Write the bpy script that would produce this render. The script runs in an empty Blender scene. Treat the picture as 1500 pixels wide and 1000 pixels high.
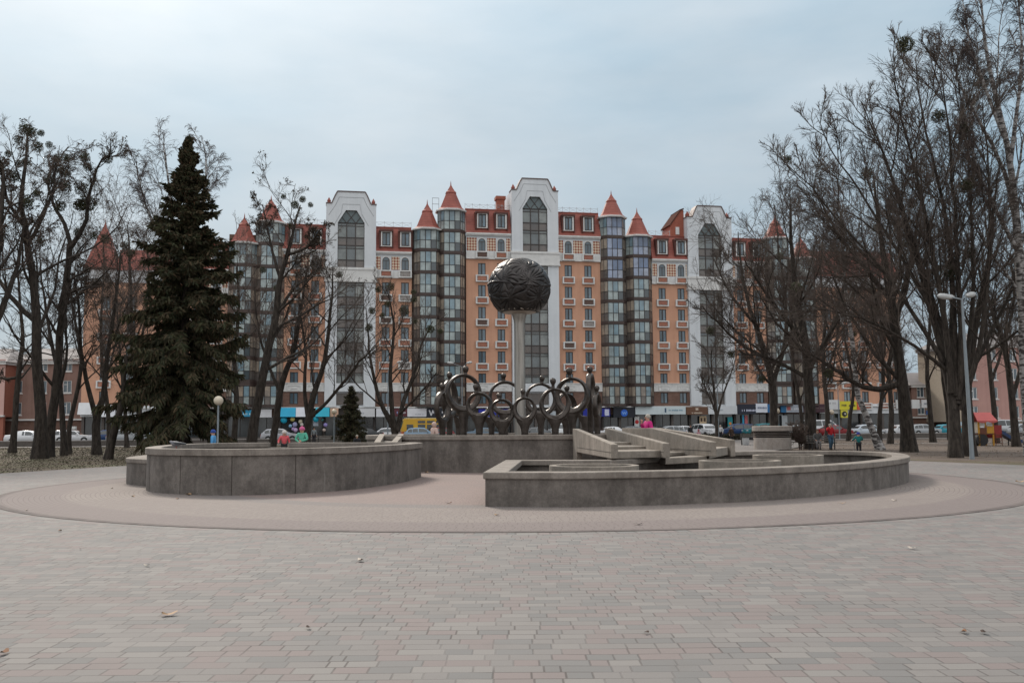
import bpy, math, random
import numpy as np
from mathutils import Vector, Matrix
R = math.radians
rnd = random.Random(11)
rng = np.random.default_rng(11)
sc = bpy.context.scene
COL = sc.collection
PI = math.pi

# ------------------------------------------------------------------ camera
FPX, PITCH, ROLL, EYE = 1400.0, math.atan(126/1400), R(.4), 1.5
cam_d = bpy.data.cameras.new('camera'); cam_d.sensor_width = 36; cam_d.lens = 36*FPX/1500
cam_d.clip_start = .1; cam_d.clip_end = 3000
cam = bpy.data.objects.new('camera', cam_d); COL.objects.link(cam)
cam.matrix_world = Matrix.Translation((0, 0, EYE)) @ Matrix.Rotation(PI/2+PITCH, 4, 'X') @ Matrix.Rotation(-ROLL, 4, 'Z')
sc.camera = cam

def ray(px, py):
    a, b = (px-750)/FPX, (500-py)/FPX
    x, v = a*math.cos(ROLL)+b*math.sin(ROLL), -a*math.sin(ROLL)+b*math.cos(ROLL)
    c, s = math.cos(PITCH), math.sin(PITCH)
    return x, c-v*s, s+v*c
def spot(px, py, Y):                     # surveyed point of the photo at distance Y
    r = ray(px, py); t = Y/r[1]
    return (r[0]*t, Y, EYE+r[2]*t)
def ground(px, py, h=0.):
    r = ray(px, py); t = (h-EYE)/r[2]
    return (r[0]*t, r[1]*t, h)
def xat(px, Y):
    return (px-750)/FPX*Y*1.0 + Y*0.0

# ------------------------------------------------------------------ materials
class NT:
    def __init__(s, m):
        s.m = m; m.use_nodes = True; s.t = m.node_tree; s.t.nodes.clear()
    def n(s, typ, **k):
        x = s.t.nodes.new(typ)
        for a, b in k.items(): setattr(x, a, b)
        return x
    def set(s, sock, v):
        if isinstance(v, bpy.types.NodeSocket): s.t.links.new(v, sock)
        elif isinstance(v, (tuple, list)) and len(v) == 3 and sock.type == 'RGBA': sock.default_value = (*v, 1)
        else: sock.default_value = v
    def math(s, op, a, b=None, c=None):
        x = s.n('ShaderNodeMath', operation=op)
        for i, v in enumerate((a, b, c)):
            if v is not None: s.set(x.inputs[i], v)
        return x.outputs[0]
    def mix(s, fac, a, b, mode='MIX'):
        x = s.n('ShaderNodeMix', data_type='RGBA', blend_type=mode)
        s.set(x.inputs[0], fac); s.set(x.inputs[6], a); s.set(x.inputs[7], b)
        return x.outputs[2]
    def noise(s, vec, scale, detail=4, rough=.55):
        x = s.n('ShaderNodeTexNoise'); s.set(x.inputs['Scale'], scale)
        x.inputs['Detail'].default_value = detail; x.inputs['Roughness'].default_value = rough
        if vec is not None: s.set(x.inputs['Vector'], vec)
        return x.outputs[0]
    def ramp(s, fac, stops, interp='LINEAR'):
        x = s.n('ShaderNodeValToRGB'); x.color_ramp.interpolation = interp
        el = x.color_ramp.elements
        while len(el) < len(stops): el.new(.5)
        for e, (p, c) in zip(el, stops): e.position = p; e.color = (*c, 1) if len(c) == 3 else c
        s.set(x.inputs[0], fac); return x.outputs[0]
    def rng(s, v, a, b, c, d):
        x = s.n('ShaderNodeMapRange')
        for i, q in enumerate((v, a, b, c, d)): s.set(x.inputs[i], q)
        return x.outputs[0]
    def coord(s, which='Object', scale=None):
        c = s.n('ShaderNodeTexCoord').outputs[which]
        if scale:
            m = s.n('ShaderNodeMapping'); m.inputs['Scale'].default_value = scale; s.set(m.inputs[0], c); c = m.outputs[0]
        return c
    def xyz(s, v):
        x = s.n('ShaderNodeSeparateXYZ'); s.set(x.inputs[0], v); return x.outputs
    def comb(s, x, y, z=0.):
        c = s.n('ShaderNodeCombineXYZ')
        for i, q in enumerate((x, y, z)): s.set(c.inputs[i], q)
        return c.outputs[0]
    def white(s, a, b=0.):
        w = s.n('ShaderNodeTexWhiteNoise', noise_dimensions='2D'); s.set(w.inputs['Vector'], s.comb(a, b)); return w.outputs[0]
    def out(s, color, rough=.8, metal=0., bump=None, bstr=.3, bdist=.02, spec=.5, emit=None):
        b = s.n('ShaderNodeBsdfPrincipled')
        s.set(b.inputs['Base Color'], color); s.set(b.inputs['Roughness'], rough); s.set(b.inputs['Metallic'], metal)
        b.inputs['Specular IOR Level'].default_value = spec
        if bump is not None:
            bp = s.n('ShaderNodeBump'); bp.inputs['Strength'].default_value = bstr; bp.inputs['Distance'].default_value = bdist
            s.set(bp.inputs['Height'], bump); s.t.links.new(bp.outputs[0], b.inputs['Normal'])
        o = s.n('ShaderNodeOutputMaterial'); s.t.links.new(b.outputs[0], o.inputs[0])
        return s.m

MATS = {}
def M(name, c, rough=.8, metal=0., c2=None, scale=3., bump=0., spec=.5, island=None, strip=None):
    """plain surface: colour c mottled towards c2; island = colours picked per leaf-sized face"""
    if name in MATS: return MATS[name]
    t = NT(bpy.data.materials.new(name))
    co = t.coord('Object')
    if island:
        g = t.n('ShaderNodeNewGeometry').outputs['Random Per Island']
        colr = t.ramp(g, [(i/max(1, len(island)-1), q) for i, q in enumerate(island)])
        nz = None
    else:
        nz = t.noise(co, scale, 5, .6)
        colr = t.mix(t.rng(nz, .3, .7, 0, 1), c, c2 if c2 else tuple(q*.86 for q in c))
    MATS[name] = t.out(colr, rough, metal, bump=(t.noise(co, scale*6, 4) if bump else None), bstr=bump, spec=spec)
    return MATS[name]

def paver_nodes(t, U, V, w, rowh, gap):
    v = t.math('DIVIDE', V, rowh); row = t.math('FLOOR', v); fv = t.math('FRACT', v)
    tt = t.math('ADD', t.math('DIVIDE', U, w), t.math('MULTIPLY', t.white(row, 3.7), 17.3))
    i = t.math('FLOOR', tt); fr = t.math('FRACT', tt)
    b = t.math('ADD', t.math('MULTIPLY', t.white(i, row), .6), .2)
    idx = t.math('SUBTRACT', i, t.math('LESS_THAN', fr, b))
    du = t.math('MULTIPLY', t.math('ABSOLUTE', t.math('SUBTRACT', fr, b)), w)
    dv = t.math('MULTIPLY', t.math('MINIMUM', fv, t.math('SUBTRACT', 1., fv)), rowh)
    d = t.math('MINIMUM', du, dv)
    g = t.rng(d, gap*.4, gap, 0, 1)          # 0 in the joint, 1 on the stone
    col = t.white(t.math('ADD', idx, .37), t.math('ADD', row, .61))
    val = t.white(t.math('ADD', idx, 7.37), t.math('ADD', row, 2.61))
    return col, val, g

def concrete(name, c, c2, streak=.5, rough=.88):
    t = NT(bpy.data.materials.new(name)); co = t.coord('Object')
    a = t.noise(co, .9, 6, .7); s2 = t.noise(t.coord('Object', (2.2, 2.2, .5)), 1.6, 5, .6); md = t.noise(co, 7., 5, .7)
    f = t.noise(co, 24, 4, .8)
    m = t.math('ADD', t.math('MULTIPLY', a, .45), t.math('ADD', t.math('MULTIPLY', s2, .2+.2*streak), t.math('MULTIPLY', md, .35-.2*streak)))
    colr = t.mix(t.rng(m, .42, .58, 0, 1), c, c2)
    colr = t.mix(t.rng(f, .30, .70, .0, .5), colr, tuple(q*.42 for q in c))
    colr = t.mix(t.rng(f, .60, .72, .0, .35), colr, tuple(min(.6, q*1.7) for q in c2))
    drip = t.rng(t.noise(t.coord('Object', (4., 4., .25)), 2.2, 4, .55), .66, .74, 0, .28)
    colr = t.mix(drip, colr, (.36, .34, .32))
    damp = t.rng(t.noise(t.coord('Object', (1.2, 1.2, .8)), 1.6, 4, .6), .56, .70, 0, .5)
    colr = t.mix(damp, colr, tuple(q*.55 for q in c))
    MATS[name] = t.out(colr, rough, bump=t.math('ADD', f, t.math('MULTIPLY', md, .7)), bstr=.35, bdist=.014, spec=.3)
    return MATS[name]

# ------------------------------------------------------------------ mesh builder
class MB:
    def __init__(s): s.v = []; s.f = []
    def add(s, vs, fs):
        o = len(s.v); s.v += [tuple(map(float, q)) for q in vs]; s.f += [tuple(i+o for i in f) for f in fs]; return s
    def box(s, x0, x1, y0, y1, z0, z1):
        return s.add([(x0,y0,z0),(x1,y0,z0),(x1,y1,z0),(x0,y1,z0),(x0,y0,z1),(x1,y0,z1),(x1,y1,z1),(x0,y1,z1)],
                     [(0,3,2,1),(4,5,6,7),(0,1,5,4),(1,2,6,5),(2,3,7,6),(3,0,4,7)])
    def beam(s, a, b, w, h):                    # box along a-b, w sideways, h up
        a, b = Vector(a), Vector(b); d = (b-a).normalized()
        u = Vector((0,0,1)) if abs(d.z) < .95 else Vector((0,1,0))
        sd = d.cross(u).normalized()*w/2; up = sd.cross(d).normalized()*h/2
        q = [a-sd-up, a+sd-up, a+sd+up, a-sd+up, b-sd-up, b+sd-up, b+sd+up, b-sd+up]
        return s.add(q, [(0,1,2,3),(7,6,5,4),(0,4,5,1),(1,5,6,2),(2,6,7,3),(3,7,4,0)])
    def tube(s, pts, rad, n=8, caps=True):
        pts = [Vector(p) for p in pts]
        if not hasattr(rad, '__len__'): rad = [rad]*len(pts)
        vs, fs = [], []; u = None
        for i, p in enumerate(pts):
            d = (pts[min(i+1, len(pts)-1)]-pts[max(i-1, 0)]).normalized()
            if u is None:
                u = d.cross(Vector((0,0,1)) if abs(d.z) < .9 else Vector((1,0,0))).normalized()
            u = (u-d*u.dot(d)).normalized(); w = d.cross(u)
            for k in range(n):
                a = 2*PI*k/n; vs.append(p+(u*math.cos(a)+w*math.sin(a))*rad[i])
        m = len(pts)
        for i in range(m-1):
            for k in range(n):
                fs.append((i*n+k, i*n+(k+1)%n, (i+1)*n+(k+1)%n, (i+1)*n+k))
        if caps: fs += [tuple(range(n-1, -1, -1)), tuple(range((m-1)*n, m*n))]
        return s.add(vs, fs)
    def lathe(s, prof, n=24, c=(0,0,0), a0=0.):       # prof: (radius, z)
        vs, fs = [], []
        for r, z in prof:
            for k in range(n):
                a = a0+2*PI*k/n; vs.append((c[0]+r*math.cos(a), c[1]+r*math.sin(a), c[2]+z))
        for i in range(len(prof)-1):
            for k in range(n):
                fs.append((i*n+k, i*n+(k+1)%n, (i+1)*n+(k+1)%n, (i+1)*n+k))
        if prof[0][0] > 1e-4: fs.append(tuple(range(n-1, -1, -1)))
        if prof[-1][0] > 1e-4: fs.append(tuple(range((len(prof)-1)*n, len(prof)*n)))
        return s.add(vs, fs)
    def ell(s, c, r, nu=14, nv=9):
        prof = [(max(1e-5, math.sin(PI*i/nv)), -math.cos(PI*i/nv)) for i in range(nv+1)]
        q = MB().lathe(prof, nu)
        return s.add([(c[0]+x*r[0], c[1]+y*r[1], c[2]+z*r[2]) for x, y, z in q.v], q.f)
    def prism(s, poly, z0, z1):                  # xy polygon
        n = len(poly)
        return s.add([(x,y,z0) for x,y in poly]+[(x,y,z1) for x,y in poly],
                     [tuple(range(n-1,-1,-1)), tuple(range(n,2*n))]+[(i,(i+1)%n,n+(i+1)%n,n+i) for i in range(n)])
    def slab(s, poly, y0, y1):                   # xz polygon, through y
        n = len(poly)
        return s.add([(x,y0,z) for x,z in poly]+[(x,y1,z) for x,z in poly],
                     [tuple(range(n)), tuple(range(2*n-1,n-1,-1))]+[(i,n+i,n+(i+1)%n,(i+1)%n) for i in range(n)])
    def quad(s, a, b, c, d): return s.add([a,b,c,d], [(0,1,2,3)])
    def move(s, f):
        s.v = [f(p) for p in s.v]; return s
    def mesh(s, name, mat, smooth=False):
        me = bpy.data.meshes.new(name); me.from_pydata(s.v, [], s.f)
        import bmesh
        b = bmesh.new(); b.from_mesh(me); bmesh.ops.recalc_face_normals(b, faces=b.faces); b.to_mesh(me); b.free()
        if smooth:
            me.polygons.foreach_set('use_smooth', [True]*len(me.polygons))
            try: me.set_sharp_from_angle(angle=R(38))
            except Exception: pass
        me.materials.append(mat); return me
    def build(s, name, mat, parent=None, loc=(0,0,0), smooth=False):
        return put(name, s.mesh(name, mat, smooth), parent, loc)

def bevel(o, w=.018):
    b = o.modifiers.new('edge', 'BEVEL'); b.width = w; b.segments = 2; b.limit_method = 'ANGLE'; b.angle_limit = R(40); return o
def put(name, me, parent=None, loc=(0,0,0), rz=0., scale=None):
    o = bpy.data.objects.new(name, me); COL.objects.link(o)
    o.location = loc; o.rotation_euler = (0,0,rz)
    if scale: o.scale = scale
    if parent: o.parent = parent
    return o
def np_mesh(name, V, Q, mat, smooth=False):
    """V (n,3) vertices, Q (m,k) faces"""
    me = bpy.data.meshes.new(name); k = Q.shape[1]
    me.vertices.add(len(V)); me.vertices.foreach_set('co', np.ascontiguousarray(V, dtype=np.float32).ravel())
    me.loops.add(Q.size); me.loops.foreach_set('vertex_index', np.ascontiguousarray(Q, dtype=np.int32).ravel())
    me.polygons.add(len(Q)); me.polygons.foreach_set('loop_start', np.arange(0, Q.size, k, dtype=np.int32))
    if smooth: me.polygons.foreach_set('use_smooth', np.ones(len(Q), dtype=bool))
    me.update(calc_edges=True); me.materials.append(mat); return me

def tag(o, label=None, cat=None, group=None, kind=None):
    if label: o['label'] = label
    if cat: o['category'] = cat
    if group: o['group'] = group
    if kind: o['kind'] = kind
    return o
def thing(name, label, cat, loc=(0,0,0), rz=0., group=None):
    o = bpy.data.objects.new(name, None); COL.objects.link(o)
    o.empty_display_size = .2; o.location = loc; o.rotation_euler = (0,0,rz)
    return tag(o, label, cat, group)
KIDS = {}
def copy_tree(o, parent=None):
    c = o.copy(); COL.objects.link(c)
    if parent: c.parent = parent
    for ch in [x for x in o.children]: copy_tree(ch, c)
    return c
def catmull(pts, n=6, closed=False):
    P = [np.array(p, float) for p in pts]; out = []; m = len(P)
    for i in range(m if closed else m-1):
        if closed: a, b, c, d = P[i-1], P[i], P[(i+1) % m], P[(i+2) % m]
        else: a, b, c, d = P[max(i-1, 0)], P[i], P[i+1], P[min(i+2, m-1)]
        for k in range(n):
            t = k/n
            out.append(.5*((2*b)+(-a+c)*t+(2*a-5*b+4*c-d)*t*t+(-a+3*b-3*c+d)*t**3))
    if not closed: out.append(P[-1])
    return [tuple(q) for q in out]
# ------------------------------------------------------------------ sky, sun, colour management
SUN_EL, SUN_AZ = R(36), R(-24)             # azimuth from straight ahead, left negative
sun_dir = Vector((math.sin(SUN_AZ)*math.cos(SUN_EL), math.cos(SUN_AZ)*math.cos(SUN_EL), math.sin(SUN_EL)))
w = bpy.data.worlds.new('World'); sc.world = w
t = NT(w)
sky = t.n('ShaderNodeTexSky'); sky.sky_type = 'NISHITA'; sky.sun_disc = False
sky.sun_elevation = SUN_EL; sky.sun_rotation = SUN_AZ
sky.dust_density = 3.0; sky.air_density = 1.0
bg1 = t.n('ShaderNodeBackground'); t.t.links.new(sky.outputs[0], bg1.inputs[0]); bg1.inputs[1].default_value = .085
gen = t.coord('Generated'); X = t.xyz(gen)
el = t.math('MAXIMUM', X[2], 0.)
vm = t.n('ShaderNodeVectorMath', operation='DOT_PRODUCT'); t.set(vm.inputs[0], gen); vm.inputs[1].default_value = sun_dir
dot = t.math('MAXIMUM', vm.outputs['Value'], 0.)
cl = t.noise(t.coord('Generated', (1.3, 1.3, 3.8)), 1.7, 6, .52)
cl2 = t.noise(t.coord('Generated', (2., 2., 7.)), 3.1, 5, .55)
lum = t.math('ADD', t.math('ADD', .735, t.math('MULTIPLY', el, .50)), t.math('MULTIPLY', t.math('POWER', el, 3.), .95))
back = t.rng(X[1], -.75, .35, 1.62, 1.)             # extra sky brightness added behind the viewer to light facades and wall fronts
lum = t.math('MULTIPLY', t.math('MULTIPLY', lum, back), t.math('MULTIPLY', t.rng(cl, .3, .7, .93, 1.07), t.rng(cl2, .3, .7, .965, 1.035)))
base = t.mix(t.rng(cl, .34, .66, 0, 1), (.365, .525, .645), (.525, .61, .675))
white = t.math('MAXIMUM', t.rng(el, .42, .8, 0, 1), t.rng(X[1], .3, -.4, 0, 1))
base = t.mix(white, base, (.595, .60, .60))
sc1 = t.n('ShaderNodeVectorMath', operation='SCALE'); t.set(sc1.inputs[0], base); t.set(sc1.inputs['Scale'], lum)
glow = t.math('ADD', t.math('MULTIPLY', t.math('POWER', dot, 18.), .27), t.math('MULTIPLY', t.math('POWER', dot, 5.), .05))
gl = t.n('ShaderNodeVectorMath', operation='SCALE'); gl.inputs[0].default_value = (1., .95, .9); t.set(gl.inputs['Scale'], glow)
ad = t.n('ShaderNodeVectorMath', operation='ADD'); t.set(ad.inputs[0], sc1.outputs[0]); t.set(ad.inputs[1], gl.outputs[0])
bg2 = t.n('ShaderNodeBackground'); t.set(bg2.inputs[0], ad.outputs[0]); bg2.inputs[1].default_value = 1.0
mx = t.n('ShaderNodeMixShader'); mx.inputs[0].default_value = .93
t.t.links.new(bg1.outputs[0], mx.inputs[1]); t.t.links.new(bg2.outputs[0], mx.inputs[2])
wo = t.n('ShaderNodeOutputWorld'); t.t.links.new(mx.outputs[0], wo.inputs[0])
sd = bpy.data.lights.new('sun', 'SUN'); sd.energy = 3.0; sd.angle = R(12); sd.color = (1., .91, .80)
so = bpy.data.objects.new('sun', sd); COL.objects.link(so)
so.rotation_euler = (-sun_dir).to_track_quat('-Z', 'Y').to_euler()
so.location = (-30, 60, 60)
sc.view_settings.view_transform = 'Standard'; sc.view_settings.look = 'None'
sc.view_settings.exposure = 0.14; sc.view_settings.gamma = 1.0
sc.cycles.max_bounces = 6; sc.cycles.diffuse_bounces = 3; sc.cycles.glossy_bounces = 3
sc.cycles.transparent_max_bounces = 6
sc.cycles.use_denoising = True

# ------------------------------------------------------------------ ground
CX, CY, RING = .1, 26.72, 12.8
def sheet(name, poly, z, mat):
    o = MB().add([(x, y, z) for x, y in poly], [tuple(range(len(poly)))]).build(name, mat)
    return tag(o, kind='structure')
# bare earth with leaf litter
t = NT(bpy.data.materials.new('earth')); co = t.coord('Object')
a = t.noise(co, .16, 6, .6); b = t.noise(co, 2.2, 5, .7); c = t.noise(co, 14, 3, .7)
colr = t.ramp(t.math('ADD', t.math('MULTIPLY', a, .6), t.math('MULTIPLY', b, .4)), [(.36, (.05, .036, .027)), (.5, (.09, .065, .049)), (.62, (.13, .098, .077))])
colr = t.mix(t.rng(c, .58, .72, 0, .6), colr, (.17, .11, .065))
earth = t.out(colr, .95, bump=c, bstr=.5, bdist=.04)
# thin winter grass
t = NT(bpy.data.materials.new('thin_grass')); co = t.coord('Object')
a = t.noise(co, .35, 5, .6); b = t.noise(co, 3., 5, .7); c = t.noise(co, 18, 3, .7)
colr = t.ramp(t.math('ADD', t.math('MULTIPLY', a, .65), t.math('MULTIPLY', b, .35)), [(.38, (.066, .046, .030)), (.5, (.078, .058, .033)), (.6, (.066, .063, .025)), (.7, (.066, .076, .026))])
colr = t.mix(t.rng(c, .6, .75, 0, .55), colr, (.22, .14, .08))
lawn_m = t.out(colr, .95, bump=c, bstr=.6, bdist=.05)
# plaza stones
t = NT(bpy.data.materials.new('plaza_stones')); co = t.coord('Object'); X = t.xyz(co)
wob = t.math('MULTIPLY', t.math('SUBTRACT', t.noise(co, .45, 2), .5), .10)
col_, val, g = paver_nodes(t, X[0], t.math('ADD', X[1], wob), .21, .155, .009)
stones = [(0, (.176, .164, .157)), (.16, (.136, .135, .133)), (.3, (.206, .193, .182)), (.47, (.192, .152, .146)),
          (.62, (.180, .168, .160)), (.76, (.184, .149, .143)), (.88, (.150, .147, .144))]
cc = t.ramp(col_, stones, 'CONSTANT')
dx = t.math('SUBTRACT', X[0], CX); dy = t.math('SUBTRACT', X[1], CY)
rad = t.math('SQRT', t.math('ADD', t.math('MULTIPLY', dx, dx), t.math('MULTIPLY', dy, dy)))
ang = t.math('MULTIPLY', t.math('ARCTAN2', dy, dx), 12.4)
c2_, v2, g2 = paver_nodes(t, ang, t.math('SUBTRACT', rad, .59), .2, .25, .02)
edge = t.math('MULTIPLY', t.math('LESS_THAN', rad, 13.09), t.math('GREATER_THAN', rad, 12.8))
cc = t.mix(edge, cc, t.ramp(c2_, stones, 'CONSTANT'))
g = t.math('ADD', t.math('MULTIPLY', g, t.math('SUBTRACT', 1., edge)), t.math('MULTIPLY', g2, edge))
grain = t.noise(co, 90, 3, .7); dirt = t.noise(co, .42, 6, .62); blot = t.noise(co, 2.3, 4, .6)
cc = t.mix(t.rng(val, 0, 1, 0, .16), cc, (.15, .144, .14))
cc = t.mix(.24, cc, (.176, .163, .155)); cc = t.mix(t.rng(blot, .56, .74, 0, .35), cc, (.13, .118, .111)); cc = t.mix(t.rng(dirt, .45, .75, 0, .3), cc, (.15, .135, .125))
cc = t.mix(t.rng(grain, .3, .7, 0, .2), cc, (.115, .108, .105))
jn = t.rng(t.noise(co, 1.3, 4, .6), .42, .64, .22, .80)      # joints show here, are filled with sand there
cc = t.mix(t.math('MULTIPLY', t.math('SUBTRACT', 1., g), jn), cc, (.055, .046, .042))
hgt = t.math('ADD', t.math('ADD', t.math('MULTIPLY', g, .7), t.math('MULTIPLY', grain, .25)), t.math('MULTIPLY', val, .22))
plaza_m = t.out(cc, .86, bump=hgt, bstr=.35, bdist=.012, spec=.35)
# ring stones, laid in circles
t = NT(bpy.data.materials.new('ring_stones')); co = t.coord('Object'); X = t.xyz(co)
rad = t.math('SQRT', t.math('ADD', t.math('MULTIPLY', X[0], X[0]), t.math('MULTIPLY', X[1], X[1])))
ang = t.math('MULTIPLY', t.math('ARCTAN2', X[1], X[0]), 10.)
col_, val, g = paver_nodes(t, ang, rad, .12, .105, .009)
zone = t.ramp(t.math('DIVIDE', rad, 13.11), [(0, (.252, .187, .169)), (.55, (.252, .187, .169)), (.60, (.246, .187, .170)), (.615, (.182, .168, .162)), (.655, (.182, .168, .162)),
      (.67, (.238, .206, .186)), (.86, (.234, .203, .184)), (.875, (.182, .152, .147)), (.962, (.172, .143, .139)), (.968, (.036, .027, .027)), (1, (.036, .027, .027))], 'LINEAR')
cc = t.mix(t.rng(col_, 0, 1, 0, .35), zone, (.19, .163, .15))
cc = t.mix(t.rng(val, 0, 1, 0, .28), cc, (.15, .125, .116))
patch = t.noise(co, .35, 4, .6)
cc = t.mix(t.rng(patch, .4, .68, 0, .5), cc, (.185, .155, .145))
cc = t.mix(t.rng(t.noise(co, 80, 3, .7), .3, .7, 0, .2), cc, (.12, .1, .095))
cc = t.mix(t.math('MULTIPLY', t.math('SUBTRACT', 1., g), .6), cc, (.09, .07, .065))
ring_m = t.out(cc, .88, bump=t.math('ADD', g, t.math('MULTIPLY', val, .3)), bstr=.3, bdist=.01, spec=.3)
# asphalt and path
t = NT(bpy.data.materials.new('asphalt')); co = t.coord('Object')
road_m = t.out(t.mix(t.rng(t.noise(co, .6, 5), .35, .65, 0, 1), (.06, .058, .056), (.095, .09, .086)), .9, bump=t.noise(co, 40, 2), bstr=.3)
t = NT(bpy.data.materials.new('path_paving')); co = t.coord('Object')
path_m = t.out(t.mix(t.rng(t.noise(co, .8, 5), .35, .65, 0, 1), (.235, .215, .2), (.30, .28, .265)), .9)

g0 = MB(); xs = np.linspace(-700, 700, 29); ys = np.linspace(-60, 1300, 35)
for y in ys:
    for x in xs: g0.v.append((x, y, -.05))
for j in range(34):
    for i in range(28): g0.f.append((j*29+i, j*29+i+1, (j+1)*29+i+1, (j+1)*29+i))
tag(g0.build('ground', earth), kind='structure')
plaza_poly = [(-40, -12), (40, -12), (40, 26), (25, 33.2), (18.7, 35.3), (16.8, 40.), (15.5, 50), (15.8, 58), (19.5, 66), (24, 78), (30, 104), (22, 103), (9, 100), (-5, 97), (-6, 60),
              (-13, 48), (-16.1, 42.3), (-18.3, 34.4), (-24, 28), (-40, 22)]
tag(sheet('plaza', plaza_poly, 0., plaza_m), kind='structure')
# pale asphalt walk that leaves the ring at the back
walk_m = path_m
n = 96
o = MB().add([(RING*1.0025*math.cos(2*PI*i/n), RING*1.0025*math.sin(2*PI*i/n), 0) for i in range(n)], [tuple(range(n))]).build('ring_pavement', ring_m, loc=(CX, CY, .006))
tag(o, kind='structure')
def strip(name, c0, wid, z, mat, sl=.22, x0=-260, x1=260):
    # band across the park, parallel to the house front: Y = c0 + sl*X
    return sheet(name, [(x0, c0+sl*x0), (x1, c0+sl*x1), (x1, c0+wid+sl*x1), (x0, c0+wid+sl*x0)], z, mat)
sheet('lawn', [(-24, 28.2), (-18.4, 34.5), (-16.2, 42.4), (-13.1, 48.1), (-6.1, 60), (-5.1, 92), (-60, 84), (-90, 70), (-60, 30)], -.012, lawn_m)
sheet('lawn_verge', [(18.8, 35.4), (25.2, 33.3), (40, 28), (44, 32), (26, 37.2), (19.6, 39.4), (17.2, 42.5), (16.9, 40.1)], -.012, lawn_m)
strip('park_path', 100, 3.2, -.02, path_m, .24, -200, 10)
strip('park_path_east', 95, 2.8, -.02, path_m, .24, 33, 200)
strip('playground_path', 72.5, 1.2, -.018, path_m, .2, 20, 160)
strip('road', 107.5, 14.5, .10, road_m, .19)
strip('pavement', 122.0, 10.5, .22, path_m, .19)
kerb_m = M('kerb_stone', (.36, .34, .32), .9, c2=(.27, .25, .24), scale=1.5)
k = MB()
for c0, top in ((107.2, .16), (121.85, .24)):
    x0, x1 = -220, 220
    k.add([(x0, c0+.19*x0, -.06), (x1, c0+.19*x1, -.06), (x1, c0+.3+.19*x1, -.06), (x0, c0+.3+.19*x0, -.06),
           (x0, c0+.19*x0, top), (x1, c0+.19*x1, top), (x1, c0+.3+.19*x1, top), (x0, c0+.3+.19*x0, top)],
          [(4,5,6,7), (0,1,5,4), (2,3,7,6)])
tag(k.build('kerb', kerb_m), kind='structure')

# grass blades and litter on the lawn, nobody could count them
N = 26000
px = rng.uniform(-46, -8, N); py = rng.uniform(33, 88, N)
edge = np.where(py < 42.4, -18.4+(py-34.5)*.28, -16.2+(py-42.4)*.55)
kp = (px < edge-.1) & ((px > -.62*py)); px, py = px[kp], py[kp]; N = len(px)
h = rng.uniform(.015, .045, N); a = rng.uniform(0, 2*PI, N); wd = .012+.0004*py
V = np.zeros((N, 3, 3)); V[:, 0] = np.c_[px-wd*np.cos(a), py-wd*np.sin(a), np.full(N, -.012)]; V[:, 1] = np.c_[px+wd*np.cos(a), py+wd*np.sin(a), np.full(N, -.012)]
V[:, 2] = np.c_[px+rng.normal(0, .03, N), py+rng.normal(0, .03, N), h]
put('grass', np_mesh('grass', V.reshape(-1, 3), np.arange(3*N).reshape(-1, 3), M('grass_blade', (0,0,0), .9, island=[(.046, .034, .020), (.038, .036, .017), (.052, .039, .024), (.034, .034, .015)])))
tag(bpy.data.objects['grass'], kind='stuff')
N = 4200
px = np.r_[rng.uniform(-46, -8, N), rng.uniform(17, 60, N)]; py = np.r_[rng.uniform(33, 88, N), rng.uniform(37, 92, N)]; N *= 2
edge = np.where(py < 42.4, -18.4+(py-34.5)*.28, -16.2+(py-42.4)*.55)
kp = (px < edge-.1) | ((px > 17.5) & (px > .3*py)); px, py = px[kp], py[kp]; N = len(px)
s = rng.uniform(.02, .05, N)
V = np.zeros((N, 4, 3))
for i, (ax, ay) in enumerate(((-1, -.6), (1, -.6), (1, .6), (-1, .6))):
    an = rng.uniform(0, 2*PI, N) if i == 0 else an
    V[:, i] = np.c_[px+s*(ax*np.cos(an)-ay*np.sin(an)), py+s*(ax*np.sin(an)+ay*np.cos(an)), rng.uniform(.0, .04, N)]
put('fallen_leaves', np_mesh('fallen_leaves', V.reshape(-1, 3), np.arange(4*N).reshape(-1, 4), M('leaf_litter', (0,0,0), .9, island=[(.07, .043, .026), (.10, .064, .038), (.135, .094, .06), (.055, .036, .024)])))
tag(bpy.data.objects['fallen_leaves'], kind='stuff')
# ------------------------------------------------------------------ fountain
conc = concrete('weathered_concrete', (.112, .098, .089), (.228, .202, .183), .5)
conc_cap = concrete('concrete_coping', (.185, .16, .14), (.30, .265, .235), .3)
conc_light = concrete('concrete_cascade', (.225, .195, .166), (.355, .312, .27), .4)
conc_dark = concrete('concrete_basin_floor', (.05, .047, .044), (.10, .093, .086), .2)

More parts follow.
